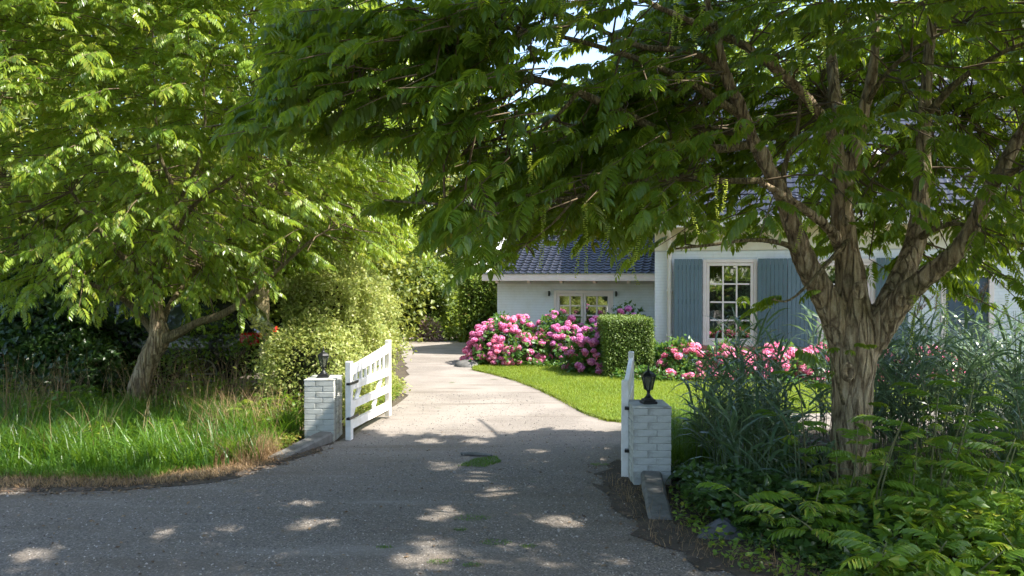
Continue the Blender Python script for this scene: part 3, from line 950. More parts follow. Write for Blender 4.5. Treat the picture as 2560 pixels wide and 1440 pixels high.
# ------------------------------------------------------------------ gate pillars, every brick its own part
def pillar(loc, rz, label, seed, bar_side):
    t = thing("gate_pillar", label, "gate pillar", loc, rz, "brick gate pillars")
    Wd, Dp, Hh = .325, .42, .655
    link("core", box_me("core", (0, Dp / 2, Hh / 2), (Wd - .014, Dp - .014, Hh - .01)), t, M['mortar_p'])
    rg = random.Random(seed)
    nc = 11; ch = Hh / nc
    meshes = {}
    def bk(cx, cy, cz, sx, sy, sz):
        k = (round(sx, 3), round(sy, 3))
        if k not in meshes:
            meshes[k] = box_me("brick", (0, 0, 0), (sx, sy, sz), .004); meshes[k].materials.append(M['brick_pillar'])
        o = bpy.data.objects.new("brick", meshes[k]); COL.objects.link(o); o.parent = t
        o.location = (cx + rg.gauss(0, .0012), cy + rg.gauss(0, .0012), cz)
        o.rotation_euler = (0, 0, rg.gauss(0, .006))
        return o
    b1 = .20; b2 = Wd - b1
    hw = .10
    for c in range(nc):
        z = (c + .5) * ch; hh = ch - .004
        odd = c % 2
        la, lb = (b1, b2) if odd else (b2, b1)
        # front and back faces: two bricks of unequal length
        for y in (hw / 2, Dp - hw / 2):
            bk(-Wd / 2 + la / 2, y, z, la - .006, hw - .003, hh)
            bk(Wd / 2 - lb / 2, y, z, lb - .006, hw - .003, hh)
        rem = Dp - 2 * hw
        for x in (-Wd / 2 + hw / 2, Wd / 2 - hw / 2):
            bk(x, hw + rem / 2, z, hw, rem - .006, hh)
    link("cap", box_me("cap", (0, Dp / 2, Hh + .006), (Wd + .002, Dp + .002, .014), .005), t, M['brick_pillar'])
    return t
lp = pillar((-2.055, 8.46, 0.0), 0.0, "weathered white brick gate pillar at the left, next to the open white gate", 1, 1)
rp_ = pillar((1.178, 6.66, 0.0), 0.0, "white brick gate pillar at the right, beside the dark reeds", 2, -1)

def ramp_block(label, pts, w, seed):
    """sloping concrete kerb block: pts = (far high point, near low point) with heights"""
    (xa, ya, za), (xb, yb, zb) = pts
    d = Vector((xb - xa, yb - ya, 0)); ln = d.length; d.normalize(); s = Vector((-d.y, d.x, 0))
    bm = bmesh.new()
    rows = []
    rg = random.Random(seed)
    for i in range(8):
        t = i / 7
        z = za + (zb - za) * t
        c = Vector((xa, ya, 0)) + d * (ln * t)
        ww = w * (1.0 + .06 * rg.random())
        rows.append([bm.verts.new(c - s * ww / 2), bm.verts.new(c - s * ww / 2 + Vector((0, 0, z - .02))), bm.verts.new(c - s * (ww / 2 - .02) + Vector((0, 0, z + rg.gauss(0, .003)))),
                     bm.verts.new(c + s * (ww / 2 - .02) + Vector((0, 0, z + rg.gauss(0, .003)))), bm.verts.new(c + s * ww / 2 + Vector((0, 0, z - .02))), bm.verts.new(c + s * ww / 2)])
    for a, b_ in zip(rows[:-1], rows[1:]):
        for i in range(5): bm.faces.new((a[i], b_[i], b_[i + 1], a[i + 1]))
    bm.faces.new(rows[0]); bm.faces.new(rows[-1][::-1])
    bmesh.ops.recalc_face_normals(bm, faces=bm.faces)
    o = link("kerb_block", bm_mesh("kerb_block", bm), None, M['stone'])
    return tag(o, label, "kerb block", "sloping stone blocks at the gate pillars")
ramp_block("long grey sloping stone block running from the left gate pillar to the grass", ((-1.98, 8.44, .12), (-2.30, 7.62, .025)), .17, 3)
ramp_block("grey sloping stone block at the foot of the right gate pillar", ((1.165, 6.64, .135), (1.07, 5.70, .03)), .17, 4)

# ------------------------------------------------------------------ pillar lamps
def lathe(prof, seg, name, sq=False):
    bm = bmesh.new(); rings = []
    for r, z in prof:
        rings.append([bm.verts.new((r * math.cos(2 * math.pi * (i + .5) / seg), r * math.sin(2 * math.pi * (i + .5) / seg), z)) for i in range(seg)])
    for a, b_ in zip(rings[:-1], rings[1:]):
        for i in range(seg): bm.faces.new((a[i], a[(i + 1) % seg], b_[(i + 1) % seg], b_[i]))
    bm.faces.new(rings[0][::-1]); bm.faces.new(rings[-1])
    return bm_mesh(name, bm, seg > 7)
def lamp(loc, label):
    t = thing("pillar_lamp", label, "lamp", loc, math.radians(8), "lamps on the gate pillars")
    link("base", boxes_me("base", [((0, 0, .011), (.125, .125, .022)), ((0, 0, .030), (.10, .10, .018))], .004), t, M['black'])
    link("stem", lathe([(.048, .038), (.036, .05), (.020, .068), (.013, .085), (.016, .094), (.013, .10), (.022, .112), (.034, .118)], 14, "stem"), t, M['black'])
    r0, r1 = .034, .060; z0, z1 = .118, .235
    bars = []
    for i in range(6):
        a = 2 * math.pi * (i + .5) / 6
        bars.append((np.array([(r0 * math.cos(a), r0 * math.sin(a), z0), (r1 * math.cos(a), r1 * math.sin(a), z1)]), np.array([.0042, .0045])))
    link("frame", tube(bars, 6, "frame"), t, M['black'])
    link("glass_panel", lathe([(r0 - .003, z0), (r1 - .004, z1)], 6, "glass_panel"), t, M['lampglass'])
    link("roof", lathe([(.070, .233), (.070, .240), (.052, .258), (.030, .272), (.016, .280), (.012, .288)], 6, "roof"), t, M['black'])
    link("finial", lathe([(.008, .286), (.013, .296), (.006, .304), (.009, .311), (.002, .335)], 10, "finial"), t, M['black'])
    return t
m, nt, b = new_mat("smoky_lamp_glass")
b.inputs["Base Color"].default_value = (.16, .17, .12, 1); b.inputs["Roughness"].default_value = .25; b.inputs["Transmission Weight"].default_value = .55
M['lampglass'] = m
lamp((-2.055, 8.66, .669), "black coach lamp on the left gate pillar, beside the golden hedge")
lamp((1.178, 6.86, .669), "black coach lamp on the right gate pillar, in front of the lawn")

# ------------------------------------------------------------------ white gates
def gate(loc, rz, label, seed):
    t = thing("garden_gate", label, "gate", loc, rz, "white wooden gate leaves")
    Lg = 1.44; th = .042
    H0, H1 = .845, .975
    link("hinge_stile", box_me("hinge_stile", (.04, 0, H0 / 2 + .01), (.08, .062, H0), .005), t, M['gate'])
    link("end_stile", box_me("end_stile", (Lg - .04, 0, (H1 + .03) / 2 + .005), (.08, .058, H1 - .03), .005), t, M['gate'])
    def rail(x0, z0, x1, z1, h, name, y=0, tt=th):
        bm = bmesh.new()
        n = 10 if name == "top_rail" else 1
        rows = []
        for i in range(n + 1):
            k = i / n
            x = x0 + (x1 - x0) * k
            z = z0 + (z1 - z0) * (k ** 1.25 if name == "top_rail" else k)
            rows.append([bm.verts.new((x, y - tt / 2, z - h / 2)), bm.verts.new((x, y + tt / 2, z - h / 2)), bm.verts.new((x, y + tt / 2, z + h / 2)), bm.verts.new((x, y - tt / 2, z + h / 2))])
        for a, b_ in zip(rows[:-1], rows[1:]):
            for i in range(4): bm.faces.new((a[i], b_[i], b_[(i + 1) % 4], a[(i + 1) % 4]))
        bm.faces.new(rows[0]); bm.faces.new(rows[-1][::-1])
        bmesh.ops.recalc_face_normals(bm, faces=bm.faces)
        link(name, bm_mesh(name, bm), t, M['gate'])
    rail(.08, .755, Lg - .08, .875, .10, "top_rail")
    rail(.08, .585, Lg - .08, .585, .085, "rail")
    rail(.08, .375, Lg - .08, .375, .080, "rail", 0.002)
    rail(.08, .165, Lg - .08, .165, .090, "rail")
    n = 7
    for i in range(n):
        x = .08 + (Lg - .16) * (i + 1) / (n + 1)
        zt = .755 + .12 * ((x - .08) / (Lg - .16)) ** 1.25 - .05
        link("baluster", box_me("baluster", (x, 0, (.6275 + zt) / 2), (.048, .028, zt - .6275 + .006), .003), t, M['gate'])
    # diagonal braces
    for (xa, xb) in ((.12, .48), (.88, 1.24)):
        rail(xa, .19, xb, .565, .075 / math.cos(math.atan(.36 / .375)) * 1.2, "brace", .030, .018)
    for z in (.25, .62):
        link("hinge_strap", boxes_me("hinge_strap", [((.12, -.034, z), (.22, .006, .03)), ((-.02, -.02, z), (.07, .04, .025))], .002), t, M['black'])
    return t
gate((-1.755, 8.50, 0), math.atan2(9.98 - 8.5, -1.525 + 1.755), "white wooden gate leaf standing open at the left, in full sun before the golden hedge", 1)
gate((0.985, 6.93, 0), math.atan2(8.36 - 6.93, 1.255 - 0.985), "white wooden gate leaf seen edge-on against the right gate pillar", 2)

# ------------------------------------------------------------------ the big tree (wingnut)
tree = thing("wingnut_tree", "large many-limbed tree with grey furrowed trunk standing in front of the cottage", "tree", (2.78, 6.5, 0))
TB = np.array([2.78, 6.5, 0])
def pathpx(lst):
    """(x, y, depth, radius_px) -> world points relative to the tree base and radii in metres"""
    pts = np.array([P(x, y, Y) for x, y, Y, r in lst]) - TB
    rad = np.array([r / F * Y for x, y, Y, r in lst])
    return smooth_path(pts, rad, 6)
limbs = [
    [(2122, 1268, 6.5, 66), (2126, 1200, 6.5, 52), (2130, 1080, 6.5, 46), (2133, 980, 6.5, 48), (2136, 900, 6.5, 53), (2138, 830, 6.5, 54), (2130, 760, 6.5, 44), (2126, 690, 6.5, 34), (2116, 620, 6.48, 29), (2105, 540, 6.45, 28), (2100, 480, 6.42, 25)],
    [(2112, 870, 6.5, 34), (2082, 785, 6.45, 34), (2046, 712, 6.4, 31), (2016, 660, 6.35, 29), (1990, 590, 6.3, 23), (1960, 500, 6.25, 20), (1915, 410, 6.2, 18), (1872, 330, 6.15, 17), (1841, 253, 6.1, 16), (1810, 187, 6.05, 14), (1790, 110, 6.0, 12), (1765, 0, 6.0, 10), (1740, -120, 6.0, 8)],
    [(2160, 880, 6.5, 36), (2210, 790, 6.45, 36), (2252, 700, 6.5, 30), (2285, 610, 6.55, 25), (2300, 520, 6.6, 22), (2306, 420, 6.65, 20), (2308, 300, 6.7, 17), (2314, 200, 6.7, 14), (2322, 100, 6.7, 12), (2330, -60, 6.7, 9)],
    [(2185, 860, 6.45, 32), (2245, 760, 6.3, 30), (2310, 696, 6.1, 25), (2385, 636, 5.95, 22), (2436, 560, 5.85, 20), (2474, 470, 5.8, 18), (2520, 390, 5.75, 15), (2590, 260, 5.7, 13), (2640, 80, 5.7, 10)],
    [(2102, 520, 6.45, 25), (2115, 430, 6.4, 20), (2140, 360, 6.35, 17), (2160, 270, 6.3, 15), (2178, 180, 6.3, 13), (2186, 90, 6.3, 11), (2190, -60, 6.3, 8)],
    [(2100, 500, 6.45, 23), (2096, 420, 6.4, 19), (2082, 345, 6.35, 15), (2045, 285, 6.3, 13), (2000, 230, 6.25, 13), (1940, 175, 6.15, 12), (1880, 130, 6.05, 11), (1800, 88, 5.95, 10), (1700, 45, 5.8, 8), (1610, 5, 5.7, 6), (1480, -60, 5.5, 4)],
    [(2094, 400, 6.45, 16), (2088, 300, 6.6, 15), (2080, 190, 6.7, 13), (2072, 60, 6.8, 10), (2065, -80, 6.9, 8)],
    [(2112, 640, 6.5, 20), (2076, 577, 6.35, 13), (2020, 530, 6.2, 11), (1955, 488, 6.05, 9.5), (1900, 455, 5.95, 8.5)],
]
bm_me = tube([pathpx(l) for l in limbs], 20, "trunk", 0.0, 5)
trunk = link("trunk", bm_me, tree, M['bark'])
md = trunk.modifiers.new("blend", 'REMESH'); md.mode = 'VOXEL'; md.voxel_size = 0.011; md.use_smooth_shade = True
md = trunk.modifiers.new("soft", 'SMOOTH'); md.factor = .5; md.iterations = 8
tx = bpy.data.textures.new("bark_relief", 'CLOUDS'); tx.noise_scale = .055; tx.noise_depth = 3
ec = bpy.data.objects.new("bark_relief_frame", None); COL.objects.link(ec); ec.parent = tree; ec.scale = (1, 1, 4.5)
md = trunk.modifiers.new("relief", 'DISPLACE'); md.texture = tx; md.texture_coords = 'OBJECT'; md.texture_coords_object = ec; md.strength = .034; md.mid_level = .5
branches = [
    [(1850, 290, 6.15, 11), (1790, 250, 6.0, 10), (1735, 215, 5.9, 9), (1639, 167, 5.7, 8), (1500, 120, 5.5, 6.5), (1330, 80, 5.3, 5), (1130, 66, 5.2, 3)],
    [(1880, 360, 6.2, 12), (1780, 372, 6.1, 11), (1682, 344, 6.0, 11), (1566, 288, 5.9, 10.5), (1445, 232, 5.8, 10), (1342, 202, 5.7, 9.5), (1255, 208, 5.6, 8), (1178, 189, 5.55, 7), (1109, 155, 5.5, 6), (1020, 105, 5.4, 5), (900, 50, 5.3, 3.5), (800, 10, 5.2, 2)],
    [(1905, 452, 5.95, 8.5), (1800, 452, 5.85, 8), (1700, 446, 5.75, 8), (1620, 452, 5.65, 7.5), (1540, 470, 5.55, 7), (1440, 492, 5.45, 6), (1320, 505, 5.35, 5), (1180, 512, 5.25, 4), (1050, 508, 5.15, 3), (960, 500, 5.1, 2)],
    [(1815, 190, 6.05, 9), (1728, 132, 5.9, 8), (1600, 118, 5.8, 7), (1480, 70, 5.7, 5), (1350, 30, 5.6, 3)],
    [(2308, 300, 6.7, 10), (2370, 225, 6.5, 9), (2440, 170, 6.3, 7), (2530, 120, 6.1, 5), (2620, 90, 6.0, 4)],
    [(2476, 470, 5.8, 10), (2530, 430, 5.6, 8), (2590, 410, 5.5, 6), (2660, 380, 5.4, 4)],
    [(2290, 600, 6.55, 10), (2340, 570, 6.3, 8), (2400, 560, 6.1, 5), (2480, 590, 5.9, 3)],
    [(2012, 640, 6.35, 10), (1960, 610, 6.2, 7), (1880, 600, 6.0, 5), (1780, 612, 5.9, 4), (1690, 622, 5.8, 2.5)],
    [(1960, 500, 6.25, 9), (1960, 420, 6.3, 7), (1990, 330, 6.3, 5), (2000, 240, 6.3, 4)],
    [(2160, 270, 6.3, 8), (2210, 190, 6.1, 6), (2290, 120, 6.0, 5), (2400, 60, 5.9, 4)],
    [(2306, 420, 6.65, 8), (2250, 380, 6.8, 4), (2195, 430, 6.9, 3), (2150, 500, 6.95, 2)],
    [(1872, 330, 6.15, 9), (1800, 330, 6.6, 7), (1650, 300, 7.2, 5), (1500, 330, 7.6, 3)],
    [(2308, 330, 6.7, 10), (2360, 300, 7.3, 8), (2450, 260, 8.0, 5), (2560, 230, 8.8, 3)],
    [(2088, 300, 6.6, 9), (2060, 230, 7.3, 7), (2020, 180, 8.2, 5), (1960, 160, 9.0, 3)],
    [(2120, 600, 6.4, 7), (1990, 740, 6.0, 3), (1930, 748, 5.9, 2)],
    [(1445, 232, 5.8, 6), (1380, 300, 5.7, 4), (1290, 340, 5.6, 2.5), (1180, 360, 5.5, 1.5)],
    [(1342, 202, 5.7, 5), (1250, 250, 5.6, 3), (1150, 270, 5.5, 2), (900, 250, 5.3, 1.5), (700, 290, 5.2, 1)],
    [(1440, 492, 5.45, 4), (1380, 560, 5.4, 2.5), (1290, 630, 5.35, 1.5)],
    [(2110, 1010, 6.3, 5), (2090, 930, 6.15, 3), (2075, 880, 6.0, 2)],
]
bnodes = []
for i, l in enumerate(branches):
    pp, rr = pathpx(l)
    link("branch", tube([(pp, rr)], 9, "branch", .04, i), tree, M['bark2'])
    bnodes.append(pp)
for l in limbs[1:7]:
    pp, rr = pathpx(l); bnodes.append(pp)
BN = np.concatenate(bnodes) + TB
# knots and pale dead stub
for (x, y, Y, r) in ((2147, 726, 6.12, 20), (2252, 752, 6.10, 15), (2112, 552, 6.28, 13), (2120, 930, 6.22, 22)):
    bm = bmesh.new(); c = P(x, y, Y) - TB; rr = r / F * Y
    bmesh.ops.create_uvsphere(bm, u_segments=20, v_segments=10, radius=rr, matrix=Matrix.Translation(Vector(c)) @ Matrix.Diagonal((.8, .45, 1.15, 1)))
    for v in bm.verts:
        d = (v.co - Vector(c)); q = math.hypot(d.x, d.z) / rr
        if d.y < 0 and q < .55: v.co.y += rr * .5 * (1 - q)
    link("knot", bm_mesh("knot", bm, True), tree, M['bark'])
dp, dr_ = smooth_path(np.array([P(2150, 435, 6.3), P(2185, 385, 6.2), P(2215, 330, 6.1)]) - TB, [.012, .010, .004], 5)
link("dead_branch", tube([(dp, dr_)], 7, "dead_branch"), tree, M['dry'])

# crown density in the part seen, 80 px cells, from the top row down
DEN = [
 "00000000335534776666666666655665",
 "00000000356611565555666666655655",
 "00000000145533223445687777665555",
 "00000002443334344455588765555566",
 "00000002332112334455777655555567",
 "00000000000001113456665434444456",
 "00000000000133443442112212213355",
 "00000000000002431131111122113345",
 "00000000000000210001000001023442",
 "00000000000000000000000230000240",
 "00000000000000000000000000000000",
 "00000000000000000000000001000000",
 "00000000000000000000000000000000",
]
DG = np.array([[int(c) for c in r] for r in DEN], float)
def dens(px_, py_):
    cx = np.clip((px_ / 80).astype(int), 0, 31); cyy = np.clip((py_ / 80).astype(int), 0, 12)
    d = DG[cyy, cx]
    inside = (px_ >= 0) & (px_ < 2560) & (py_ >= 0) & (py_ < 1440)
    return d, inside
rg = np.random.default_rng(11)
def near_twigs():
    pos = []
    # part in view: cell by cell
    for r in range(DG.shape[0]):
        for c in range(32):
            k = DG[r, c]
            if k == 0: continue
            n = int(round(k * 2.25 + rg.random()))
            x = (c + rg.random(n)) * 80; y = (r + rg.random(n)) * 80 - 10
            X0 = (x - 1280) / F
            # depth range narrows away from the trunk
            lat = np.abs(X0 * 6.3 - 2.8)
            sp = np.sqrt(np.clip(1 - (lat / 5.6) ** 2, .05, 1)) * 3.2
            Y = 6.1 + (rg.random(n) * 2 - 1) * sp * .85
            left = lat > 2.6
            mid = (x > 1000) & (x <= 1880) & (rg.random(n) < .75)
            Y = np.where(mid, 5.5 + (x - 1000) / 880 * .6 + rg.random(n) * 2.0, Y)
            core = (x > 1780) & (x < 2540) & (y > 40) & (rg.random(n) < .9)
            Y = np.where(core, 6.95 + rg.random(n) * 2.2, Y)
            Y = np.maximum(Y, 5.0 + rg.random(n) * .6)
            Y = np.where(left, 5.9 + (rg.random(n) * 2 - 1) * np.minimum(sp, 1.3), Y)
            pos.append(np.stack([X0 * Y, Y, EYE - (y - HZ) / F * Y], -1))
    a = np.concatenate(pos)
    # the rest of the crown, above and beside the frame
    n = 2800
    d = rand_dirs(rg, n); rad = rg.random(n) ** .45
    b = np.array([2.9, 6.3, 5.6]) + d * rad[:, None] * np.array([5.2, 4.5, 3.6])
    x, y = proj(b)
    vis = (b[:, 1] > .3) & (x > -60) & (x < 2620) & (y > -60)
    b = b[~vis]
    b = b[b[:, 2] > 2.4]
    return np.concatenate([a, b])
tw = near_twigs()
# keep the sunny part of the yard free of shade
def shade_ok(p):
    gy = p[:, 1] - SUN_H[1] * p[:, 2]; gx = p[:, 0] - SUN_H[0] * p[:, 2]
    lim = np.where(gx < -2.1, 6.95, 8.75 + .25 * np.sin(gx * 2.1) + .15 * np.sin(gx * 5.3))
    ok = (gy < lim) | (gx > 3.0)
    q = np.sin(p[:, 0] * 91.7 + p[:, 2] * 53.1 + p[:, 1] * 37.3)
    ok &= ~((gx > 2.9) & (gx < 7.6) & (gy > 7.4) & (q > -.8))
    ok &= ~((gx > 2.2) & (gx < 6.0) & (gy > 3.7) & (gy < 5.3) & (q > -.35))
    return ok
tw = tw[shade_ok(tw) & (tw[:, 1] > 2.6)]
FLECK = np.array([G(x, y) for x, y in ((1215, 1240), (1240, 1222), (1095, 1285), (1180, 1190), (1395, 1308), (750, 1310), (620, 1235), (765, 1258), (80, 1385), (1050, 1355), (1040, 1395),
    (1500, 1125), (1080, 1160), (1065, 1107), (1180, 1107), (1330, 1130), (400, 1335), (25, 1232), (560, 1318), (1600, 1180), (690, 1258), (840, 1310), (1175, 1205), (1480, 1150), (1090, 1175), (1290, 1160))])
FR = np.array([.15, .10, .16, .10, .16, .13, .12, .11, .14, .13, .11, .13, .12, .16, .16, .13, .10, .14, .12, .12, .11, .08, .09, .12, .09, .09]) + .01
def fleck_ok(p):
    gy = p[:, 1] - SUN_H[1] * p[:, 2]; gx = p[:, 0] - SUN_H[0] * p[:, 2]
    d = np.hypot(gx[:, None] - FLECK[None, :, 0], gy[:, None] - FLECK[None, :, 1])
    return ~(d < FR[None]).any(1)
def twig_leaves(tw, rg, centre, per=6, tl=.42, jit=.5, back=0.35):
    """leaf frames along short twigs"""
    n = len(tw)
    out = norm((tw - centre) * np.array([1, 1, .25]))
    out = norm(out + rg.normal(size=(n, 3)) * np.array([.45, .45, .12]))
    out[:, 2] -= .12
    out = norm(out)
    side = norm(np.cross(out, [0, 0, 1.0]))
    P_, D_ = [], []
    for k in range(per):
        t = (k + .5) / per
        s = 1 if k % 2 else -1
        pos = tw + out * (t * tl)[..., None] if np.ndim(t) else tw + out * (t * tl)
        pos = pos + np.array([0, 0, -1.0]) * (t ** 2) * .10
        d = norm(out * (.55 + .5 * t) + side * s * (.95 - .45 * t) + rg.normal(size=(n, 3)) * .18)
        P_.append(pos); D_.append(d)
    return np.concatenate(P_), np.concatenate(D_), out
lp_, ld_, tout = twig_leaves(tw, rg, np.array([2.9, 6.4, 3.5]), 5, .50)
x_, y_ = proj(lp_ + ld_ * .17)
dn, ins = dens(x_, y_)
x2_, y2_ = proj(lp_ + ld_ * .26 - np.array([0, 0, .12]))
dn2, ins2 = dens(x2_, y2_)
keep = ((~ins) | (dn > 0)) & ((~ins2) | (dn2 > 0))
keep &= shade_ok(lp_)
keep &= fleck_ok(lp_ + ld_ * .06) & fleck_ok(lp_ + ld_ * .2 - np.array([0, 0, .04]))
tcount = keep.reshape(5, -1).sum(0)
lp_, ld_ = lp_[keep], ld_[keep]
n = len(lp_)
up = norm(np.array([0, 0, 1.0]) + rg.normal(size=(n, 3)) * .22)
Rf = basis(ld_, up)
scl = rg.uniform(.60, 1.22, n)
tone = np.clip(rg.normal(.42, .22, n), 0, .93)
tone[rg.random(n) < .006] = 1.0
NT = [compound_leaf(*a, True, 20 + k, hang=hg) for k, (a, hg) in enumerate((((8, .29, .082, .031, .18), .55), ((7, .26, .084, .034, .30), .75),
      ((9, .33, .080, .029, .38), .45), ((6, .22, .076, .032, .12), .9), ((8, .30, .074, .028, .5), .6)))]
NT_lo = [compound_leaf(6, .34, .115, .044, .18 + .1 * k, False, 30 + k, rach=False) for k in range(2)]
xx, yy = proj(lp_)
vis = (lp_[:, 1] > .3) & (xx > -150) & (xx < 2710) & (yy > -150)
# 300 leaves that show largest: nearest to the camera and in frame, one object each
order = np.nonzero(vis & (xx > 560) & (xx < 2540) & (yy > 20) & (yy < 1000))[0]
score = lp_[order, 1] / scl[order] + rg.random(len(order)) * .8
order = order[np.argsort(score)][:300]
single = np.zeros(n, bool); single[order] = True
lmesh = []
for k, (tv, tf) in enumerate(NT):
    for q, tn in enumerate((.25, .5, .75)):
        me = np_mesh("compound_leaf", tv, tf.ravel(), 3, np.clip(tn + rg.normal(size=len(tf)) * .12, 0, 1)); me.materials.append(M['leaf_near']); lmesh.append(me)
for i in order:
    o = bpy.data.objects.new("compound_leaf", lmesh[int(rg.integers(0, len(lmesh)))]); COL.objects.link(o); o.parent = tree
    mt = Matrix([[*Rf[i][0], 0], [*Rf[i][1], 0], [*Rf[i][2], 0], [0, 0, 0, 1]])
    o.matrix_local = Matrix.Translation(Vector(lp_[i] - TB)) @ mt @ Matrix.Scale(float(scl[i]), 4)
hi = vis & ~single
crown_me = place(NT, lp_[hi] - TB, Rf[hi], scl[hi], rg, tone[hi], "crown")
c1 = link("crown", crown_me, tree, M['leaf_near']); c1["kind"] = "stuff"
lo = ~vis
crown_me = place(NT_lo, lp_[lo] - TB, Rf[lo], scl[lo], rg, tone[lo], "crown")
c2 = link("crown", crown_me, tree, M['leaf_near']); c2["kind"] = "stuff"
# twig wood: short stems, tied back to the nearest branch where close
def twig_wood(tw, out, tl, BNodes, base, name, parent, mat, maxd=1.0, rg=rg):
    paths = []
    for i in range(len(tw)):
        d = np.linalg.norm(BNodes - tw[i], axis=1); j = int(np.argmin(d))
        a = tw[i]; e = a + out[i] * tl + np.array([0, 0, -.08])
        if d[j] < maxd:
            m_ = (BNodes[j] + a) / 2 + rg.normal(size=3) * .05
            paths.append((np.array([BNodes[j], m_, a, e]) - base, np.array([.009, .007, .005, .0025]) * (1 if maxd < 1 else 1)))
        else:
            paths.append((np.array([a - out[i] * .15, a, e]) - base, np.array([.006, .005, .0025])))
    o = link(name, tube(paths, 4, name, cap=False), parent, mat); o["kind"] = "stuff"
    return o
tx_, ty_ = proj(tw)
tv = (tcount >= 3) & (tw[:, 1] > .5) & (tx_ > -100) & (tx_ < 2660) & (ty_ > -100)
twig_wood(tw[tv], tout[tv], .5, BN, TB, "twigs", tree, M['twig'], .7)

# catkins: hanging chains of winged fruit, each a part
def catkin_mesh(ln, seed):
    rg = np.random.default_rng(seed)
    V, Fc, T = [], [], []
    n = int(ln / .012)
    bend = rg.normal(size=2) * .10
    for i in range(n):
        t = i / n; c = np.array([bend[0] * t * t * ln, bend[1] * t * t * ln, -t * ln])
        r = .017 * (1 - .45 * t)
        for k in range(3):
            a = rg.random() * 6.28
            d = np.array([math.cos(a), math.sin(a), -.25 + .3 * rg.random()])
            s = np.array([-math.sin(a), math.cos(a), .2])
            o = len(V)
            V += [c, c + d * r + s * r * .55, c + d * r * 1.1 + np.array([0, 0, -.006]), c + d * r - s * r * .55]
            Fc += [(o, o + 1, o + 2), (o, o + 2, o + 3)]
            tt = rg.random(); T += [tt, tt]
    me = np_mesh("catkin", np.array(V), np.array(Fc).ravel(), 3, T); me.materials.append(M['catkin']); return me
ck = [catkin_mesh(l, 60 + i) for i, l in enumerate((.30, .38, .46, .24))]
cat_px = [(1032, 215, 3, 5.5), (1068, 225, 1, 5.5), (1138, 175, 0, 5.6), (1238, -10, 1, 5.3), (1407, -20, 2, 5.2), (1463, 20, 3, 5.3), (1323, 390, 1, 5.4), (1357, 520, 1, 5.4), (1462, 500, 2, 5.4), (1440, 600, 3, 5.4),
          (1988, 70, 2, 4.6), (1046, 540, 1, 5.2), (1137, 570, 1, 5.2), (1603, 510, 1, 5.3), (1520, 560, 3, 5.4), (2527, 665, 1, 5.6), (2545, 655, 0, 5.6), (2282, 738, 1, 6.2), (2290, 740, 3, 6.2), (2342, 720, 0, 6.1), (2366, 735, 0, 6.1),
          (2053, 50, 0, 5.0), (1690, -10, 0, 5.2), (1755, 0, 3, 5.2), (1790, 440, 0, 5.9), (1812, 450, 3, 5.9), (1730, 500, 3, 5.9), (1700, 20, 3, 5.4), (1575, 620, 3, 5.5), (2005, 545, 3, 5.9)]
for x, y, k, Y in cat_px:
    o = bpy.data.objects.new("catkin", ck[k]); COL.objects.link(o); o.parent = tree
    o.location = P(x, y, Y - .45) - TB; o.rotation_euler = (rg.normal() * .05, rg.normal() * .05, rg.random() * 6)

# sprigs growing straight out of the trunk
for (x, y, Y, a, sc) in ((2100, 872, 6.12, 3.5, .55), (2150, 866, 6.10, -.3, .55), (2120, 880, 6.08, 4.4, .6), (2085, 930, 6.14, 3.9, .5), (2135, 860, 6.1, 5.2, .5), (2110, 560, 6.1, .2, .6), (2180, 590, 6.2, -.2, .7),
                         (2060, 730, 6.2, 3.3, .8), (2165, 1010, 6.2, -.6, .6), (2140, 1060, 6.15, 4.9, .6)):
    R0 = basis(np.array([[math.cos(a), math.sin(a) - .3, .25]]), np.array([[0, 0, 1.0]]))[0]
    o = bpy.data.objects.new("compound_leaf", lmesh[int(rg.integers(0, len(lmesh)))]); COL.objects.link(o); o.parent = tree
    o.matrix_local = Matrix.Translation(Vector(P(x, y, Y) - TB)) @ Matrix([[*R0[0], 0], [*R0[1], 0], [*R0[2], 0], [0, 0, 0, 1]]) @ Matrix.Scale(sc, 4)

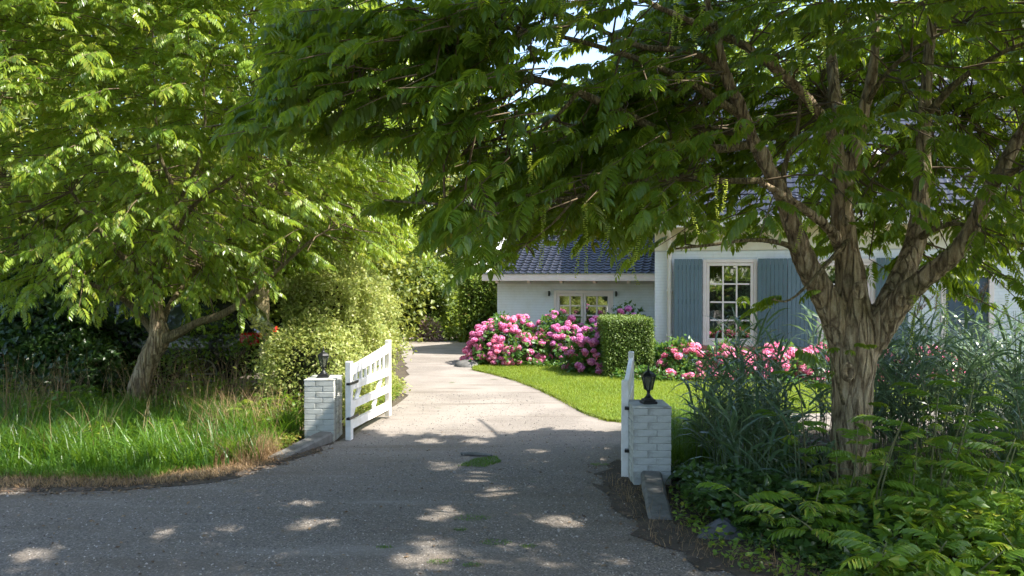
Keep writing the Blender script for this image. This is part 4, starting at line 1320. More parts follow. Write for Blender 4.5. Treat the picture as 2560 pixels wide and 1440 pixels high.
# ------------------------------------------------------------------ the left tree
ltree = thing("wingnut_tree", "bright green tree with leaning pale trunk on the left grass verge", "tree", (-4.85, 10.1, 0))
LB = np.array([-4.85, 10.1, 0])
def path2(lst):
    pts = np.array([P(x, y, Y) for x, y, Y, r in lst]) - LB
    return smooth_path(pts, np.array([r / F * Y for x, y, Y, r in lst]), 6)
llimbs = [
    [(318, 1062, 10.1, 38), (335, 1010, 10.1, 33), (352, 950, 10.1, 31), (375, 890, 10.1, 31), (398, 845, 10.1, 33), (392, 790, 10.1, 20), (390, 735, 10.1, 15)],
    [(400, 850, 10.1, 24), (440, 835, 10.0, 15), (490, 808, 9.9, 12), (545, 790, 9.8, 12), (590, 765, 9.7, 10), (640, 725, 9.6, 8), (700, 670, 9.5, 6), (780, 600, 9.3, 4), (850, 560, 9.2, 2.5)],
    [(390, 740, 10.1, 14), (370, 700, 10.0, 13), (330, 660, 9.9, 11), (295, 630, 9.8, 9), (240, 560, 9.6, 7), (180, 480, 9.4, 4)],
    [(390, 745, 10.1, 13), (398, 680, 10.2, 10), (430, 600, 10.2, 9), (445, 530, 10.2, 8), (430, 460, 10.2, 7), (400, 380, 10.2, 5), (390, 250, 10.1, 4), (385, 60, 10, 3)],
    [(385, 830, 10.1, 16), (350, 790, 10.2, 10), (310, 750, 10.2, 9), (250, 720, 10.1, 7), (180, 690, 10.0, 5), (60, 600, 9.8, 4)],
    [(430, 600, 10.2, 8), (480, 520, 10.0, 6), (540, 470, 9.8, 5), (585, 440, 9.6, 4), (640, 400, 9.4, 2)],
    [(440, 520, 10.2, 7), (500, 400, 10.0, 5), (515, 300, 10.0, 4), (512, 200, 10.0, 4), (530, 60, 10.0, 3), (540, -80, 10, 2)],
    [(400, 830, 10.1, 14), (420, 770, 10.4, 9), (470, 700, 10.8, 7), (560, 600, 11.2, 5), (650, 500, 11.5, 3)],
]
llimbs = [[(x, y, Y, rr_ * .80) for x, y, Y, rr_ in l] for l in llimbs]
link("trunk", tube([path2(llimbs[0])], 16, "trunk", .03, 3), ltree, M['bark'])
ln_nodes = []
for i, l in enumerate(llimbs[1:]):
    pp, rr = path2(l); link("branch", tube([(pp, rr)], 9, "branch", .04, i), ltree, M['bark2']); ln_nodes.append(pp)
LN = np.concatenate(ln_nodes) + LB
rg2 = np.random.default_rng(21)
def crown_pts(n, c, r, rg, lump=.25, inner=.35, seeds=26):
    """points in clumps near an ellipsoid's surface and inside it"""
    cd = rand_dirs(rg, seeds, .2); cr = rg.uniform(.55, 1.0, seeds)
    cc = cd * cr[:, None]
    k = rg.integers(0, seeds, n)
    p = cc[k] + rg.normal(size=(n, 3)) * lump
    l = np.linalg.norm(p, axis=1)
    p = p[(l < 1.12)]
    return np.array(c) + p * np.array(r)
t2 = crown_pts(5600, (-4.1, 10.2, 4.75), (4.0, 2.9, 4.1), rg2, .13, seeds=190)
x_, y_ = proj(t2)
lim = np.interp(x_, [-400, 0, 250, 400, 560, 700, 800, 900, 1000, 1060], [760, 740, 720, 700, 720, 650, 640, 620, 600, 520])
k_ = (y_ < lim) & (x_ < 1010 - np.clip(120 - y_, 0, 120) * 1.0 - 30 * np.sin(y_ / 60)) & (t2[:, 2] > 1.6)
t2 = t2[k_ & ~((x_ > 960) & (y_ < 260))]
lp2, ld2, tout2 = twig_leaves(t2, rg2, np.array([-4.3, 10.3, 3.6]), 7, .45)
n = len(lp2)
ld2[:, 2] -= .10
Rf2 = basis(ld2, norm(np.array([0, 0, 1.0]) + rg2.normal(size=(n, 3)) * .25))
LT = [compound_leaf(6, .20, .060, .025, .2 + .12 * k, False, 40 + k, rach=False, hang=.75) for k in range(3)]
cm = place(LT, lp2 - LB, Rf2, rg2.uniform(.75, 1.15, n), rg2, np.clip(rg2.normal(.5, .26, n), 0, .96), "crown", .2)
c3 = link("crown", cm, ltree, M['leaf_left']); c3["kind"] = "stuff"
tx_, ty_ = proj(t2)
tv = (tx_ > -100) & (ty_ > -100)
twig_wood(t2[tv], tout2[tv], .45, LN, LB, "twigs", ltree, M['twig'], .7, rg2)

# ------------------------------------------------------------------ background trees, shrubs, hedges
def clump_tree(name, label, base, h, crown_c, crown_r, n, mat, seed, leaf=.13, lump=.20, seeds=40, group=None, trunk_r=.16, zmin=0.4, cat="tree"):
    rgx = np.random.default_rng(seed)
    t = thing(name, label, cat, (base[0], base[1], 0), 0, group)
    B = np.array([base[0], base[1], 0.0])
    p = crown_pts(n, crown_c, crown_r, rgx, lump, seeds=seeds)
    p = p[p[:, 2] > zmin]
    k = len(p)
    d = norm(rand_dirs(rgx, k) + norm((p - np.array(crown_c)) / np.array(crown_r)) * .6 - np.array([0, 0, .25]))
    Rr = basis(d, norm(np.array([0, 0, 1.0]) + rgx.normal(size=(k, 3)) * .6))
    me = place(SL if leaf > .16 else QL, p - B, Rr, leaf * rgx.uniform(.7, 1.3, k), rgx, np.clip(rgx.normal(.5, .25, k), 0, 1), "crown")
    o = link("crown", me, t, mat); o["kind"] = "stuff"
    # trunk with a few limbs
    cc = np.array(crown_c) - B
    paths = [smooth_path(np.array([(0, 0, -.1), (.05, 0, h * .25), (cc[0] * .4, cc[1] * .4, h * .5), (cc[0], cc[1], h * .85)]), [trunk_r, trunk_r * .8, trunk_r * .6, trunk_r * .2], 4)]
    for j in range(6):
        a = rgx.random() * 6.28; z0 = h * rgx.uniform(.25, .5)
        e = cc + np.array([math.cos(a) * crown_r[0] * .6, math.sin(a) * crown_r[1] * .6, rgx.uniform(-.3, .5) * crown_r[2]])
        s0 = np.array([cc[0] * .3, cc[1] * .3, z0])
        paths.append(smooth_path(np.array([s0, (s0 + e) / 2 + np.array([0, 0, -.2]), e]), [trunk_r * .45, trunk_r * .3, trunk_r * .1], 4))
    link("trunk", tube(paths, 7, "trunk"), t, M['bark2'])
    return t
BG = "trees behind the garden"
bgspec = [
    ("tall tree behind the leaning tree at the far left", (-11, 17), 9, (-11, 17, 5.6), (4.6, 3.2, 5.4), 44000, 'leaf_bgy', .17),
    ("broad sunlit tree filling the left background above the hedge", (-6, 19), 10, (-6.2, 19, 6.2), (4.6, 3.2, 5.2), 48000, 'leaf_bgy', .16),
    ("yellow-green tree standing behind the end of the driveway", (-2.0, 27), 10, (-2.4, 27, 4.6), (3.2, 3.0, 3.8), 24000, 'leaf_bgy', .17),
    ("dark green tree directly behind the low side wing", (2.6, 27), 9, (2.4, 27, 4.4), (4.2, 3.0, 3.6), 26000, 'leaf_bg', .18),
    ("tall tree rising behind the cottage roof", (9, 30), 12, (9, 30, 7.2), (5.5, 4.0, 5.2), 26000, 'leaf_bg', .2),
    ("tree rising behind the right end of the cottage roof", (18, 30), 13, (18, 30, 7.6), (6.0, 4.0, 5.8), 22000, 'leaf_bg', .22),
    ("slender tree behind the ivy thicket left of the driveway end", (-5.2, 25), 8, (-5.2, 25, 5.0), (2.9, 2.2, 4.6), 30000, 'leaf_bgy', .16),
    ("large dark tree at the far left edge behind the thicket", (-17, 20), 11, (-16.5, 20, 6), (5.0, 4.0, 5.6), 22000, 'leaf_bg', .2),
]
for i, (lab, base, h, cc, cr, n, mt, lf) in enumerate(bgspec):
    clump_tree("garden_tree", lab, base, h, cc, cr, n, M[mt], 100 + i, lf, .17, 55, BG, .2)
# trees behind the photographer: they stand across the road (mirrored in the panes)
for i, (bx, by) in enumerate(((-9, -11), (-2, -12.5), (5, -11.5), (12, -12), (-17, -12))):
    clump_tree("roadside_tree", ["large round tree across the road, left of the middle","tree across the road straight behind the viewer","tree across the road to the right","last tree across the road at the far right","last tree across the road at the far left"][i], (bx, by), 7, (bx, by, 4.0), (3.6, 2.6, 3.4), 3500, M['leaf_bg'], 140 + i, .34, .22, 30, "trees across the road")

def box_hedge(name, label, x0, x1, y0, y1, z1, n, mat, seed, leaf=.05, rough=.06, rot=0, core=.12, cat="hedge", shape=None, lump=.0, tmp=None, group=None, z0=.0, tm=.5, faces="fblrt"):
    rgx = np.random.default_rng(seed)
    cx, cyy = (x0 + x1) / 2, (y0 + y1) / 2
    t = thing(name, label, cat, (cx, cyy, 0), rot, group)
    hx, hy = (x1 - x0) / 2, (y1 - y0) / 2
    A = {'f': 2 * hx * z1, 'b': 2 * hx * z1 * .3, 'l': 2 * hy * z1, 'r': 2 * hy * z1, 't': 4 * hx * hy}
    keys = [k for k in faces]; w = np.array([A[k] for k in keys]); w = w / w.sum()
    f = rgx.choice(len(keys), n, p=w)
    u = rgx.random(n); v = rgx.random(n)
    p = np.zeros((n, 3)); nn = np.zeros((n, 3))
    for i, k in enumerate(keys):
        m_ = f == i
        if k == 'f': p[m_] = np.stack([-hx + 2 * hx * u[m_], np.full(m_.sum(), -hy), z0 + (z1 - z0) * v[m_]], -1); nn[m_] = (0, -1, 0)
        if k == 'b': p[m_] = np.stack([-hx + 2 * hx * u[m_], np.full(m_.sum(), hy), z0 + (z1 - z0) * v[m_]], -1); nn[m_] = (0, 1, 0)
        if k == 'l': p[m_] = np.stack([np.full(m_.sum(), -hx), -hy + 2 * hy * u[m_], z0 + (z1 - z0) * v[m_]], -1); nn[m_] = (-1, 0, 0)
        if k == 'r': p[m_] = np.stack([np.full(m_.sum(), hx), -hy + 2 * hy * u[m_], z0 + (z1 - z0) * v[m_]], -1); nn[m_] = (1, 0, 0)
        if k == 't': p[m_] = np.stack([-hx + 2 * hx * u[m_], -hy + 2 * hy * v[m_], np.full(m_.sum(), z1)], -1); nn[m_] = (0, 0, 1)
    wob = np.zeros(n)
    if lump:
        for q in range(5):
            kf = rgx.normal(size=3) * (2.2 + q * 1.6); wob += np.sin(p @ kf + rgx.random() * 6) * lump / (1 + q * .6)
    p = p + nn * (wob + rgx.normal(size=n) * rough - np.abs(rgx.normal(size=n)) * rough)[:, None]
    if shape is not None: p = shape(p)
    d = norm(rand_dirs(rgx, n) + nn * .7 - np.array([0, 0, .1]))
    Rr = basis(d, norm(nn * .6 + np.array([0, 0, .7]) + rgx.normal(size=(n, 3)) * .5))
    me = place(tmp or QL, p, Rr, leaf * rgx.uniform(.7, 1.35, n), rgx, np.clip(rgx.normal(tm, .26, n), 0, 1), "foliage")
    o = link("foliage", me, t, mat); o["kind"] = "stuff"
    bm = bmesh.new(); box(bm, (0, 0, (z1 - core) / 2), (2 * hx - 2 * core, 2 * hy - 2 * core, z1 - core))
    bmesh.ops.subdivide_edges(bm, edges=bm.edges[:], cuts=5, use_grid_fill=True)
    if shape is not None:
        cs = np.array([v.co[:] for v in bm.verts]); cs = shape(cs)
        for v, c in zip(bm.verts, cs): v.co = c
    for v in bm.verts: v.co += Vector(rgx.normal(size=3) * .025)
    link("dark_core", bm_mesh("dark_core", bm), t, M['bushcore'])  # solid dark filler box, added so nothing shows through the leaves
    return t
def round_top(h, hx, hy, amt=.5):
    def f(p):
        q = p.copy()
        k = np.clip(p[:, 2] / h, 0, 1)
        s = np.where(k > .5, np.sqrt(np.clip(1 - ((k - .5) / .5) ** 2 * amt, .05, 1)), 1)
        q[:, 0] *= s; q[:, 1] *= s
        r = (p[:, 0] / hx) ** 2 * .5 + (p[:, 1] / hy) ** 2 * .2
        q[:, 2] = p[:, 2] * (1 - .22 * np.clip(r, 0, 1) * k)
        return q
    return f
box_hedge("golden_hedge", "large loose golden variegated hedge behind the left gate leaf", -2.95, -1.93, 10.15, 12.6, 1.90, 60000, M['leaf_hedge'], 200, .052, .08, 0, .28, shape=round_top(1.9, .7, 1.3, .12), lump=.10)
box_hedge("golden_hedge", "lower mound of golden foliage beside the left gate pillar", -3.0, -1.95, 9.3, 10.5, 1.15, 13000, M['leaf_hedge'], 201, .05, .10, 0, .25, shape=round_top(1.25, 1.1, .6, .7), lump=.10)
box_hedge("tall_shrub_row", "tall screen of light green shrubs closing the garden behind the car", -19, -3.2, 21.0, 22.6, 4.6, 60000, M['leaf_bgy'], 210, .15, .35, 0, .6, lump=.45, tmp=SL)
box_hedge("tall_shrub_row", "screen of green shrubs behind the cottage garden at the right", 2.0, 26, 31.5, 33, 5.0, 30000, M['leaf_bg'], 211, .22, .4, 0, .6, lump=.5, tmp=SL)
box_hedge("ivy_hedge", "dark ivy covered thicket at the far end of the driveway", -6.6, -1.75, 23.5, 26.0, 2.7, 26000, M['leaf_bg'], 202, .13, .22, 0, .45, shape=round_top(2.7, 2.2, 1.3, .5), lump=.30, tmp=SL)
box_hedge("clipped_hedge", "tall clipped green hedge left of the low side wing", -1.35, -0.15, 21.5, 22.6, 1.78, 15000, M['leaf_beech'], 203, .085, .04, 0, .12, tmp=SL)
box_hedge("clipped_hedge", "sunlit clipped hedge reaching behind the side wing gable", -0.14, 0.9, 20.4, 21.3, 1.72, 9000, M['leaf_beech'], 204, .08, .04, 0, .12, tmp=SL, tm=.75)
box_hedge("yew_hedge", "square clipped yew block by the cottage corner and downpipe", 1.62, 2.42, 13.7, 14.9, 1.03, 34000, M['leaf_yew'], 205, .034, .018, 0, .05)
box_hedge("dark_thicket", "dark shrub thicket at the left edge under the trees", -9.6, -5.9, 11.6, 13.4, 1.7, 22000, M['leaf_dark'], 206, .11, .20, 0, .35, shape=round_top(1.7, 1.8, .9, .6), lump=.22, tmp=SL)
box_hedge("dark_thicket", "dark shrub beside the car bonnet left of the leaning trunk", -7.0, -5.6, 10.8, 11.9, 1.0, 9000, M['leaf_dark'], 207, .09, .16, 0, .25, shape=round_top(1.0, .7, .5, .8), lump=.15, tmp=SL)
box_hedge("road_hedge", "long hedge across the road behind the viewer", -22, 22, -10.2, -8.6, 1.7, 14000, M['leaf_beech'], 208, .28, .12, 0, .2, lump=.12)

# ------------------------------------------------------------------ generic bush of broad leaves
def bush(name, label, loc, r, n, mat, seed, leaf=.11, tmp=SL, cat="bush", group=None, stems=7, tm=.5):
    rgx = np.random.default_rng(seed)
    t = thing(name, label, cat, (loc[0], loc[1], 0), 0, group)
    d = rand_dirs(rgx, n, .35); d[:, 2] = np.abs(d[:, 2])
    rad = .62 + .38 * rgx.random(n) ** .5
    wob = np.ones(n)
    for q in range(4):
        kf = rgx.normal(size=3) * (2 + q * 1.5); wob += np.sin(d @ kf + rgx.random() * 6) * .09
    p = d * (rad * wob)[:, None] * np.array(r)
    p[:, 2] = np.maximum(p[:, 2], .03)
    dd = norm(d * .8 + rand_dirs(rgx, n) * .8 + np.array([0, 0, -.1]))
    Rr = basis(dd, norm(d * .8 + np.array([0, 0, .8]) + rgx.normal(size=(n, 3)) * .35))
    o = link("foliage", place(tmp, p, Rr, leaf * rgx.uniform(.6, 1.25, n), rgx, np.clip(rgx.normal(tm, .24, n), 0, 1), "foliage"), t, mat); o["kind"] = "stuff"
    paths = []
    for j in range(stems):
        a = rgx.random() * 6.28; e = np.array([math.cos(a) * r[0] * .6, math.sin(a) * r[1] * .6, r[2] * rgx.uniform(.5, .85)])
        paths.append(smooth_path(np.array([(e[0] * .15, e[1] * .15, 0), e * .5 + np.array([0, 0, .03]), e]), [.014, .010, .005], 3))
    link("stem", tube(paths, 5, "stem"), t, M['twig'])
    return t, rgx

def flower_head(seed, r=.085):
    rg = np.random.default_rng(seed)
    n = 85
    d = rand_dirs(rg, n, .3); V, Fc, T = [], [], []
    for i in range(n):
        c = d[i] * r * (0.92 + .12 * rg.random()); c[2] *= .8
        s = norm(np.cross(d[i], rg.normal(size=3))); u = np.cross(d[i], s)
        w = .019
        tt = np.clip(.35 + .5 * (d[i][2] * .4 + .3) + rg.normal() * .22, 0, 1)
        o = len(V)
        nn = norm(d[i] + rg.normal(size=3) * .35)
        s = norm(np.cross(nn, u)); u = np.cross(nn, s)
        V += [c - nn * .004, c + s * w, c + (s + u) * w * .45, c + u * w, c + (u - s) * w * .45, c - s * w, c - (s + u) * w * .45, c - u * w, c + (s - u) * w * .45]
        for a, b_ in ((1, 2), (2, 3), (3, 4), (4, 5), (5, 6), (6, 7), (7, 8), (8, 1)):
            Fc.append((o, o + a, o + b_)); T.append(tt)
    # core
    bm = bmesh.new(); bmesh.ops.create_icosphere(bm, subdivisions=1, radius=r * .84)
    o = len(V)
    for v in bm.verts: V.append(np.array([v.co.x, v.co.y, v.co.z * .8]))
    for f in bm.faces: Fc.append(tuple(o + v.index for v in f.verts)); T.append(.15)
    bm.free()
    return np_mesh("flower_head", np.array(V), np.array(Fc).ravel(), 3, T)
def heads_for(mat, k0):
    out = []
    for k in range(3):
        me = flower_head(k0 + k, .068); me.materials.append(M[mat]); out.append(me)
    return out
HDS = {'pink1': heads_for('pink1', 300), 'pink2': heads_for('pink2', 310), 'pink3': heads_for('pink3', 320)}

def hydrangea(label, loc, r, nleaf, heads, pinks, seed, group, smin=.75, smax=1.2, front=(-.2, -1.0)):
    t, rgx = bush("hydrangea_bush", label, loc, r, nleaf, M['leaf_hyd'], seed, .105, group=group, cat="bush")
    for i in range(heads):
        for _ in range(20):
            d = rand_dirs(rgx, 1, .25)[0]; d[2] = abs(d[2]) * 1.0 - .02
            if d[0] * front[0] + d[1] * front[1] > -.25 and d[2] > .02: break
        q = np.array(d) * np.array(r) * rgx.uniform(.98, 1.10)
        q[2] = max(q[2], .10)
        me = HDS[pinks[int(rgx.integers(0, len(pinks)))]][int(rgx.integers(0, 3))]
        o = bpy.data.objects.new("flower_head", me); COL.objects.link(o); o.parent = t
        o.location = q; s = rgx.uniform(smin, smax); o.scale = (s, s, s * rgx.uniform(.8, 1))
        o.rotation_euler = (rgx.normal() * .3, rgx.normal() * .3, rgx.random() * 6)
    return t
HG = "pink hydrangeas along the side wing"
hydrangea("bright pink hydrangea bush with the most blooms at the corner of the driveway", (-0.06, 16.3), (.88, .80, .95), 3000, 150, ['pink1', 'pink1', 'pink3'], 400, HG)
hydrangea("pink hydrangea bush in front of the left part of the side wing window", (.95, 16.35), (.66, .75, .98), 2200, 72, ['pink1', 'pink2'], 401, HG)
hydrangea("sparsely flowering green hydrangea under the side wing window", (1.72, 16.2), (.62, .70, .88), 2000, 22, ['pink2', 'pink1'], 402, HG)
hydrangea("mauve hydrangea leaning out beside the clipped yew block", (1.45, 14.75), (.45, .66, .80), 1400, 58, ['pink2'], 403, HG)
hydrangea("hydrangea bush behind the yew block against the side wing wall", (2.35, 16.6), (.55, .45, 1.05), 1300, 24, ['pink2', 'pink1'], 404, HG)
HG2 = "salmon pink hydrangeas under the cottage windows"
hlab = ["salmon pink hydrangea nearest the downpipe, under the left shutter", "salmon pink hydrangea under the left window of the cottage", "salmon pink hydrangea below the dark shutter, behind the tall reed blades",
        "salmon pink hydrangea immediately left of the big tree trunk", "salmon pink hydrangea hidden behind the big tree trunk", "salmon pink hydrangea right of the trunk behind the reeds"]
for i, x in enumerate((3.0, 3.75, 4.5, 5.2, 6.0, 6.9)):
    hydrangea(hlab[i], (x, 13.75 - i * .13), (.48, .52, .58), 1000, 52, ['pink3'], 410 + i, HG2)
bush("green_shrub", "grey-green leafy shrub at the foot of the cottage downpipe", (2.72, 14.1), (.34, .4, .62), 900, M['leaf_hyd'], 420, .10)
bush("low_green_shrub", "low green plants at the foot of the yew block beside the lawn", (2.3, 13.5), (.55, .3, .22), 700, M['leaf_hyd'], 421, .07)
bush("dry_purple_shrub", "small withered purplish shrub at the driveway end", (-2.25, 22.0), (.32, .3, .52), 900, M['purple'], 422, .07)
bush("green_fern_clump", "small fresh green plant beside the withered purplish shrub", (-1.75, 22.2), (.26, .25, .32), 300, M['leaf_beech'], 423, .09)

# ------------------------------------------------------------------ parked car behind the verge
def car(loc, rz):
    t = thing("parked_car", "dark grey hatchback parked behind the leaning tree, red tail lights to the right", "car", loc, rz)
    m, nt, b = new_mat("dark_grey_car_paint"); b.inputs["Base Color"].default_value = (.028, .030, .035, 1); b.inputs["Roughness"].default_value = .25; b.inputs["Metallic"].default_value = .4; b.inputs["Coat Weight"].default_value = 1.0
    M['carpaint'] = m
    m, nt, b = new_mat("red_lens"); b.inputs["Base Color"].default_value = (.75, .012, .010, 1); b.inputs["Roughness"].default_value = .18; b.inputs["Coat Weight"].default_value = 1
    M['redlens'] = m
    m, nt, b = new_mat("car_glass"); b.inputs["Base Color"].default_value = (.05, .07, .07, 1); b.inputs["Roughness"].default_value = .05; b.inputs["Coat Weight"].default_value = 1
    M['carglass'] = m
    rub = simple("tyre_rubber", (.02, .02, .02), .8); rim = simple("alloy", (.45, .45, .46), .3, .9, var=.05)
    # length along x from 0 (rear) to -4.3 (front), width 1.78, near side y=-.89
    xs = [0.0, -.08, -.3, -.9, -1.6, -2.4, -3.1, -3.8, -4.15, -4.3]
    belt = [.92, .98, .98, .96, .93, .90, .88, .80, .68, .52]
    low = [.38, .30, .24, .22, .22, .22, .22, .22, .26, .32]
    hw = [.74, .82, .87, .89, .89, .89, .88, .85, .76, .62]
    bm = bmesh.new(); rings = []
    for x, zb, zl, w in zip(xs, belt, low, hw):
        zm = (zb + zl) / 2
        ring = [(-w * .93, zl), (-w, zl + .12), (-w * 1.005, zm), (-w * .985, zb - .07), (-w * .92, zb), (w * .92, zb), (w * .985, zb - .07), (w * 1.005, zm), (w, zl + .12), (w * .93, zl)]
        rings.append([bm.verts.new((x, y, z)) for y, z in ring])
    for a, b_ in zip(rings[:-1], rings[1:]):
        for i in range(10): bm.faces.new((a[i], a[(i + 1) % 10], b_[(i + 1) % 10], b_[i]))
    bm.faces.new(rings[0]); bm.faces.new(rings[-1][::-1])
    bmesh.ops.recalc_face_normals(bm, faces=bm.faces)
    o = link("body", bm_mesh("body", bm, True), t, M['carpaint'])
    bv = o.modifiers.new("soft", 'BEVEL'); bv.width = .02; bv.segments = 2
    # cabin
    prof = [(-.10, .96), (-.42, 1.38), (-.75, 1.46), (-1.6, 1.48), (-2.25, 1.42), (-3.1, .88)]
    bm = bmesh.new()
    def side(sg, k):
        return [bm.verts.new((x, sg * (.82 - (z - .9) * .30), z)) for x, z in prof]
    a = side(-1, 0); b_ = side(1, 0)
    bm.faces.new(a); bm.faces.new(b_[::-1])
    for i in range(len(prof) - 1): bm.faces.new((a[i], a[i + 1], b_[i + 1], b_[i]))
    bmesh.ops.recalc_face_normals(bm, faces=bm.faces)
    link("roof", bm_mesh("roof", bm), t, M['carpaint'])
    for sg in (-1, 1):
        for pts in ([(-.50, 1.00), (-.62, 1.33), (-1.35, 1.40), (-1.40, .98)], [(-1.48, .98), (-1.44, 1.40), (-2.10, 1.36), (-2.75, .95)]):
            bm = bmesh.new()
            vv = [bm.verts.new((x, sg * (.826 - (z - .9) * .30), z)) for x, z in pts]
            vb = [bm.verts.new((x, sg * (.79 - (z - .9) * .30), z)) for x, z in pts]
            bm.faces.new(vv); bm.faces.new(vb[::-1])
            for i in range(4): bm.faces.new((vv[i], vv[(i + 1) % 4], vb[(i + 1) % 4], vb[i]))
            bmesh.ops.recalc_face_normals(bm, faces=bm.faces)
            link("side_window", bm_mesh("side_window", bm), t, M['carglass'])
    bm = bmesh.new()
    q = [bm.verts.new(c) for c in ((-.145, -.66, 1.03), (-.145, .66, 1.03), (-.385, .58, 1.355), (-.385, -.58, 1.355))]
    q2 = [bm.verts.new((v.co.x + .015, v.co.y, v.co.z + .006)) for v in q]
    bm.faces.new(q2); 
    for i in range(4): bm.faces.new((q[i], q[(i + 1) % 4], q2[(i + 1) % 4], q2[i]))
    link("rear_window", bm_mesh("rear_window", bm), t, M['carglass'])
    bm = bmesh.new()
    q = [bm.verts.new(c) for c in ((-2.29, -.60, 1.40), (-2.29, .60, 1.40), (-3.02, .78, .94), (-3.02, -.78, .94))]
    q2 = [bm.verts.new((v.co.x - .012, v.co.y, v.co.z + .012)) for v in q]
    bm.faces.new(q2)
    for i in range(4): bm.faces.new((q[i], q[(i + 1) % 4], q2[(i + 1) % 4], q2[i]))
    link("windscreen", bm_mesh("windscreen", bm), t, M['carglass'])
    for sg in (-1, 1):
        link("tail_light", box_me("tail_light", (-.13, sg * .745, .82), (.30, .27, .20), .03), t, M['redlens'])
        link("reflector", box_me("reflector", (-.02, sg * .60, .42), (.08, .26, .04), .008), t, M['redlens'])
        link("mirror", box_me("mirror", (-2.55, sg * .98, .98), (.10, .18, .11), .03), t, M['carpaint'])
        for x in (-.82, -3.42):
            bm = bmesh.new()
            bmesh.ops.create_cone(bm, segments=28, radius1=.315, radius2=.315, depth=.21, cap_ends=True, matrix=Matrix.Translation((x, sg * .80, .315)) @ Matrix.Rotation(math.pi / 2, 4, 'X'))
            bmesh.ops.bevel(bm, geom=[e for e in bm.edges if e.calc_face_angle(0) > 1], offset=.03, segments=2, affect='EDGES')
            w = link("wheel", bm_mesh("wheel", bm, False), t, rub)
            bm = bmesh.new()
            for k in range(10):
                an = k / 10 * 2 * math.pi
                rot = Matrix.Rotation(an, 3, 'Y')
                c = rot @ Vector((.115, 0, 0)); box(bm, (x + c.x, sg * .915, .315 + c.z), (.21, .018, .022), rot)
            bmesh.ops.create_cone(bm, segments=16, radius1=.045, radius2=.045, depth=.03, cap_ends=True, matrix=Matrix.Translation((x, sg * .918, .315)) @ Matrix.Rotation(math.pi / 2, 4, 'X'))
            for k in range(28):
                an = (k + .5) / 28 * 2 * math.pi; rot = Matrix.Rotation(-an, 3, 'Y'); c = rot @ Vector((.222, 0, 0))
                box(bm, (x + c.x, sg * .908, .315 + c.z), (.02, .03, .052), rot)
            link("rim", bm_mesh("rim", bm), w, rim)
    link("bumper", box_me("bumper", (.02, 0, .42), (.12, 1.5, .20), .04), t, M['carpaint'])
    link("number_plate", box_me("number_plate", (.085, 0, .62), (.012, .50, .11), .003), t, simple("yellow_plate", (.7, .5, .05), .5))
    return t
car((-3.95, 12.9, 0), math.radians(7))

# ------------------------------------------------------------------ grasses
def blades(n, pos, h, w, bend, rg, tone, name, segs=3, lean=None, tjit=.04):
    """curved tapering blades; pos (n,3), h (n)"""
    a = rg.random(n) * 2 * np.pi
    d = np.stack([np.cos(a), np.sin(a), np.zeros(n)], -1)
    if lean is not None: d = norm(d * .7 + lean)
    s = np.stack([-np.sin(a + rg.normal(size=n) * .6), np.cos(a), np.zeros(n)], -1); s = norm(s)
    bend = bend * rg.uniform(.3, 1.5, n)
    ring = []
    for k in range(segs + 1):
        t = k / segs
        c = pos + np.array([0, 0, 1.0]) * (h * (t - .28 * bend * t * t))[:, None] + d * (h * bend * t * t * .9)[:, None]
        ww = w * (1 - t) ** .7
        if k < segs: ring += [c + s * (ww / 2)[:, None], c - s * (ww / 2)[:, None]]
        else: ring.append(c)
    V = np.stack(ring, 1)
    tri = []
    for k in range(segs - 1):
        a0 = 2 * k; tri += [(a0, a0 + 1, a0 + 3), (a0, a0 + 3, a0 + 2)]
    a0 = 2 * (segs - 1); tri.append((a0, a0 + 1, a0 + 2))
    tri = np.array(tri)
    Fc = tri[None] + (np.arange(n) * V.shape[1])[:, None, None]
    tt = np.repeat(np.clip(tone, 0, 1), len(tri))
    return np_mesh(name, V.reshape(-1, 3), Fc.ravel(), 3, tt)

def in_poly(px_, py_, poly):
    ins = np.zeros(len(px_), bool); m = len(poly); j = m - 1
    for i in range(m):
        xi, yi = poly[i]; xj, yj = poly[j]
        c = ((yi > py_) != (yj > py_)) & (px_ < (xj - xi) * (py_ - yi) / (yj - yi + 1e-12) + xi)
        ins ^= c; j = i
    return ins
def scatter(n, poly, rg, edge=None):
    poly = np.array(poly); lo, hi_ = poly.min(0), poly.max(0)
    out = []
    got = 0
    while got < n:
        q = rg.uniform(lo, hi_, (n * 2, 2)); q = q[in_poly(q[:, 0], q[:, 1], poly)]
        out.append(q); got += len(q)
    q = np.concatenate(out)[:n]
    return np.concatenate([q, np.zeros((n, 1))], 1)
rg3 = np.random.default_rng(33)
def grass_obj(name, label, poly, n, h0, h1, w, bend, mat, z=.0, tm=.5, segs=3, clump=0, cat=None, lean=None):
    p = scatter(n, poly, rg3); p[:, 2] = z
    if clump:
        c = scatter(clump, poly, rg3)
        k = rg3.integers(0, clump, n); m_ = rg3.random(n) < .6
        q = c[k] + rg3.normal(size=(n, 3)) * .07; q[:, 2] = z
        p[m_] = q[m_]
        hh = rg3.uniform(.75, 1.25, clump)[k]
    else: hh = 1
    h = rg3.uniform(h0, h1, n) * hh
    tn = np.clip(rg3.normal(tm, .26, n) + .30 * np.sin(p[:, 0] * 3.1) * np.sin(p[:, 1] * 2.7), 0, 1)
    o = link(name, blades(n, p, h, np.full(n, w) * rg3.uniform(.6, 1.3, n), bend, rg3, tn, name, segs, lean), None, mat)
    return tag(o, label, cat or "grass", None, "stuff")
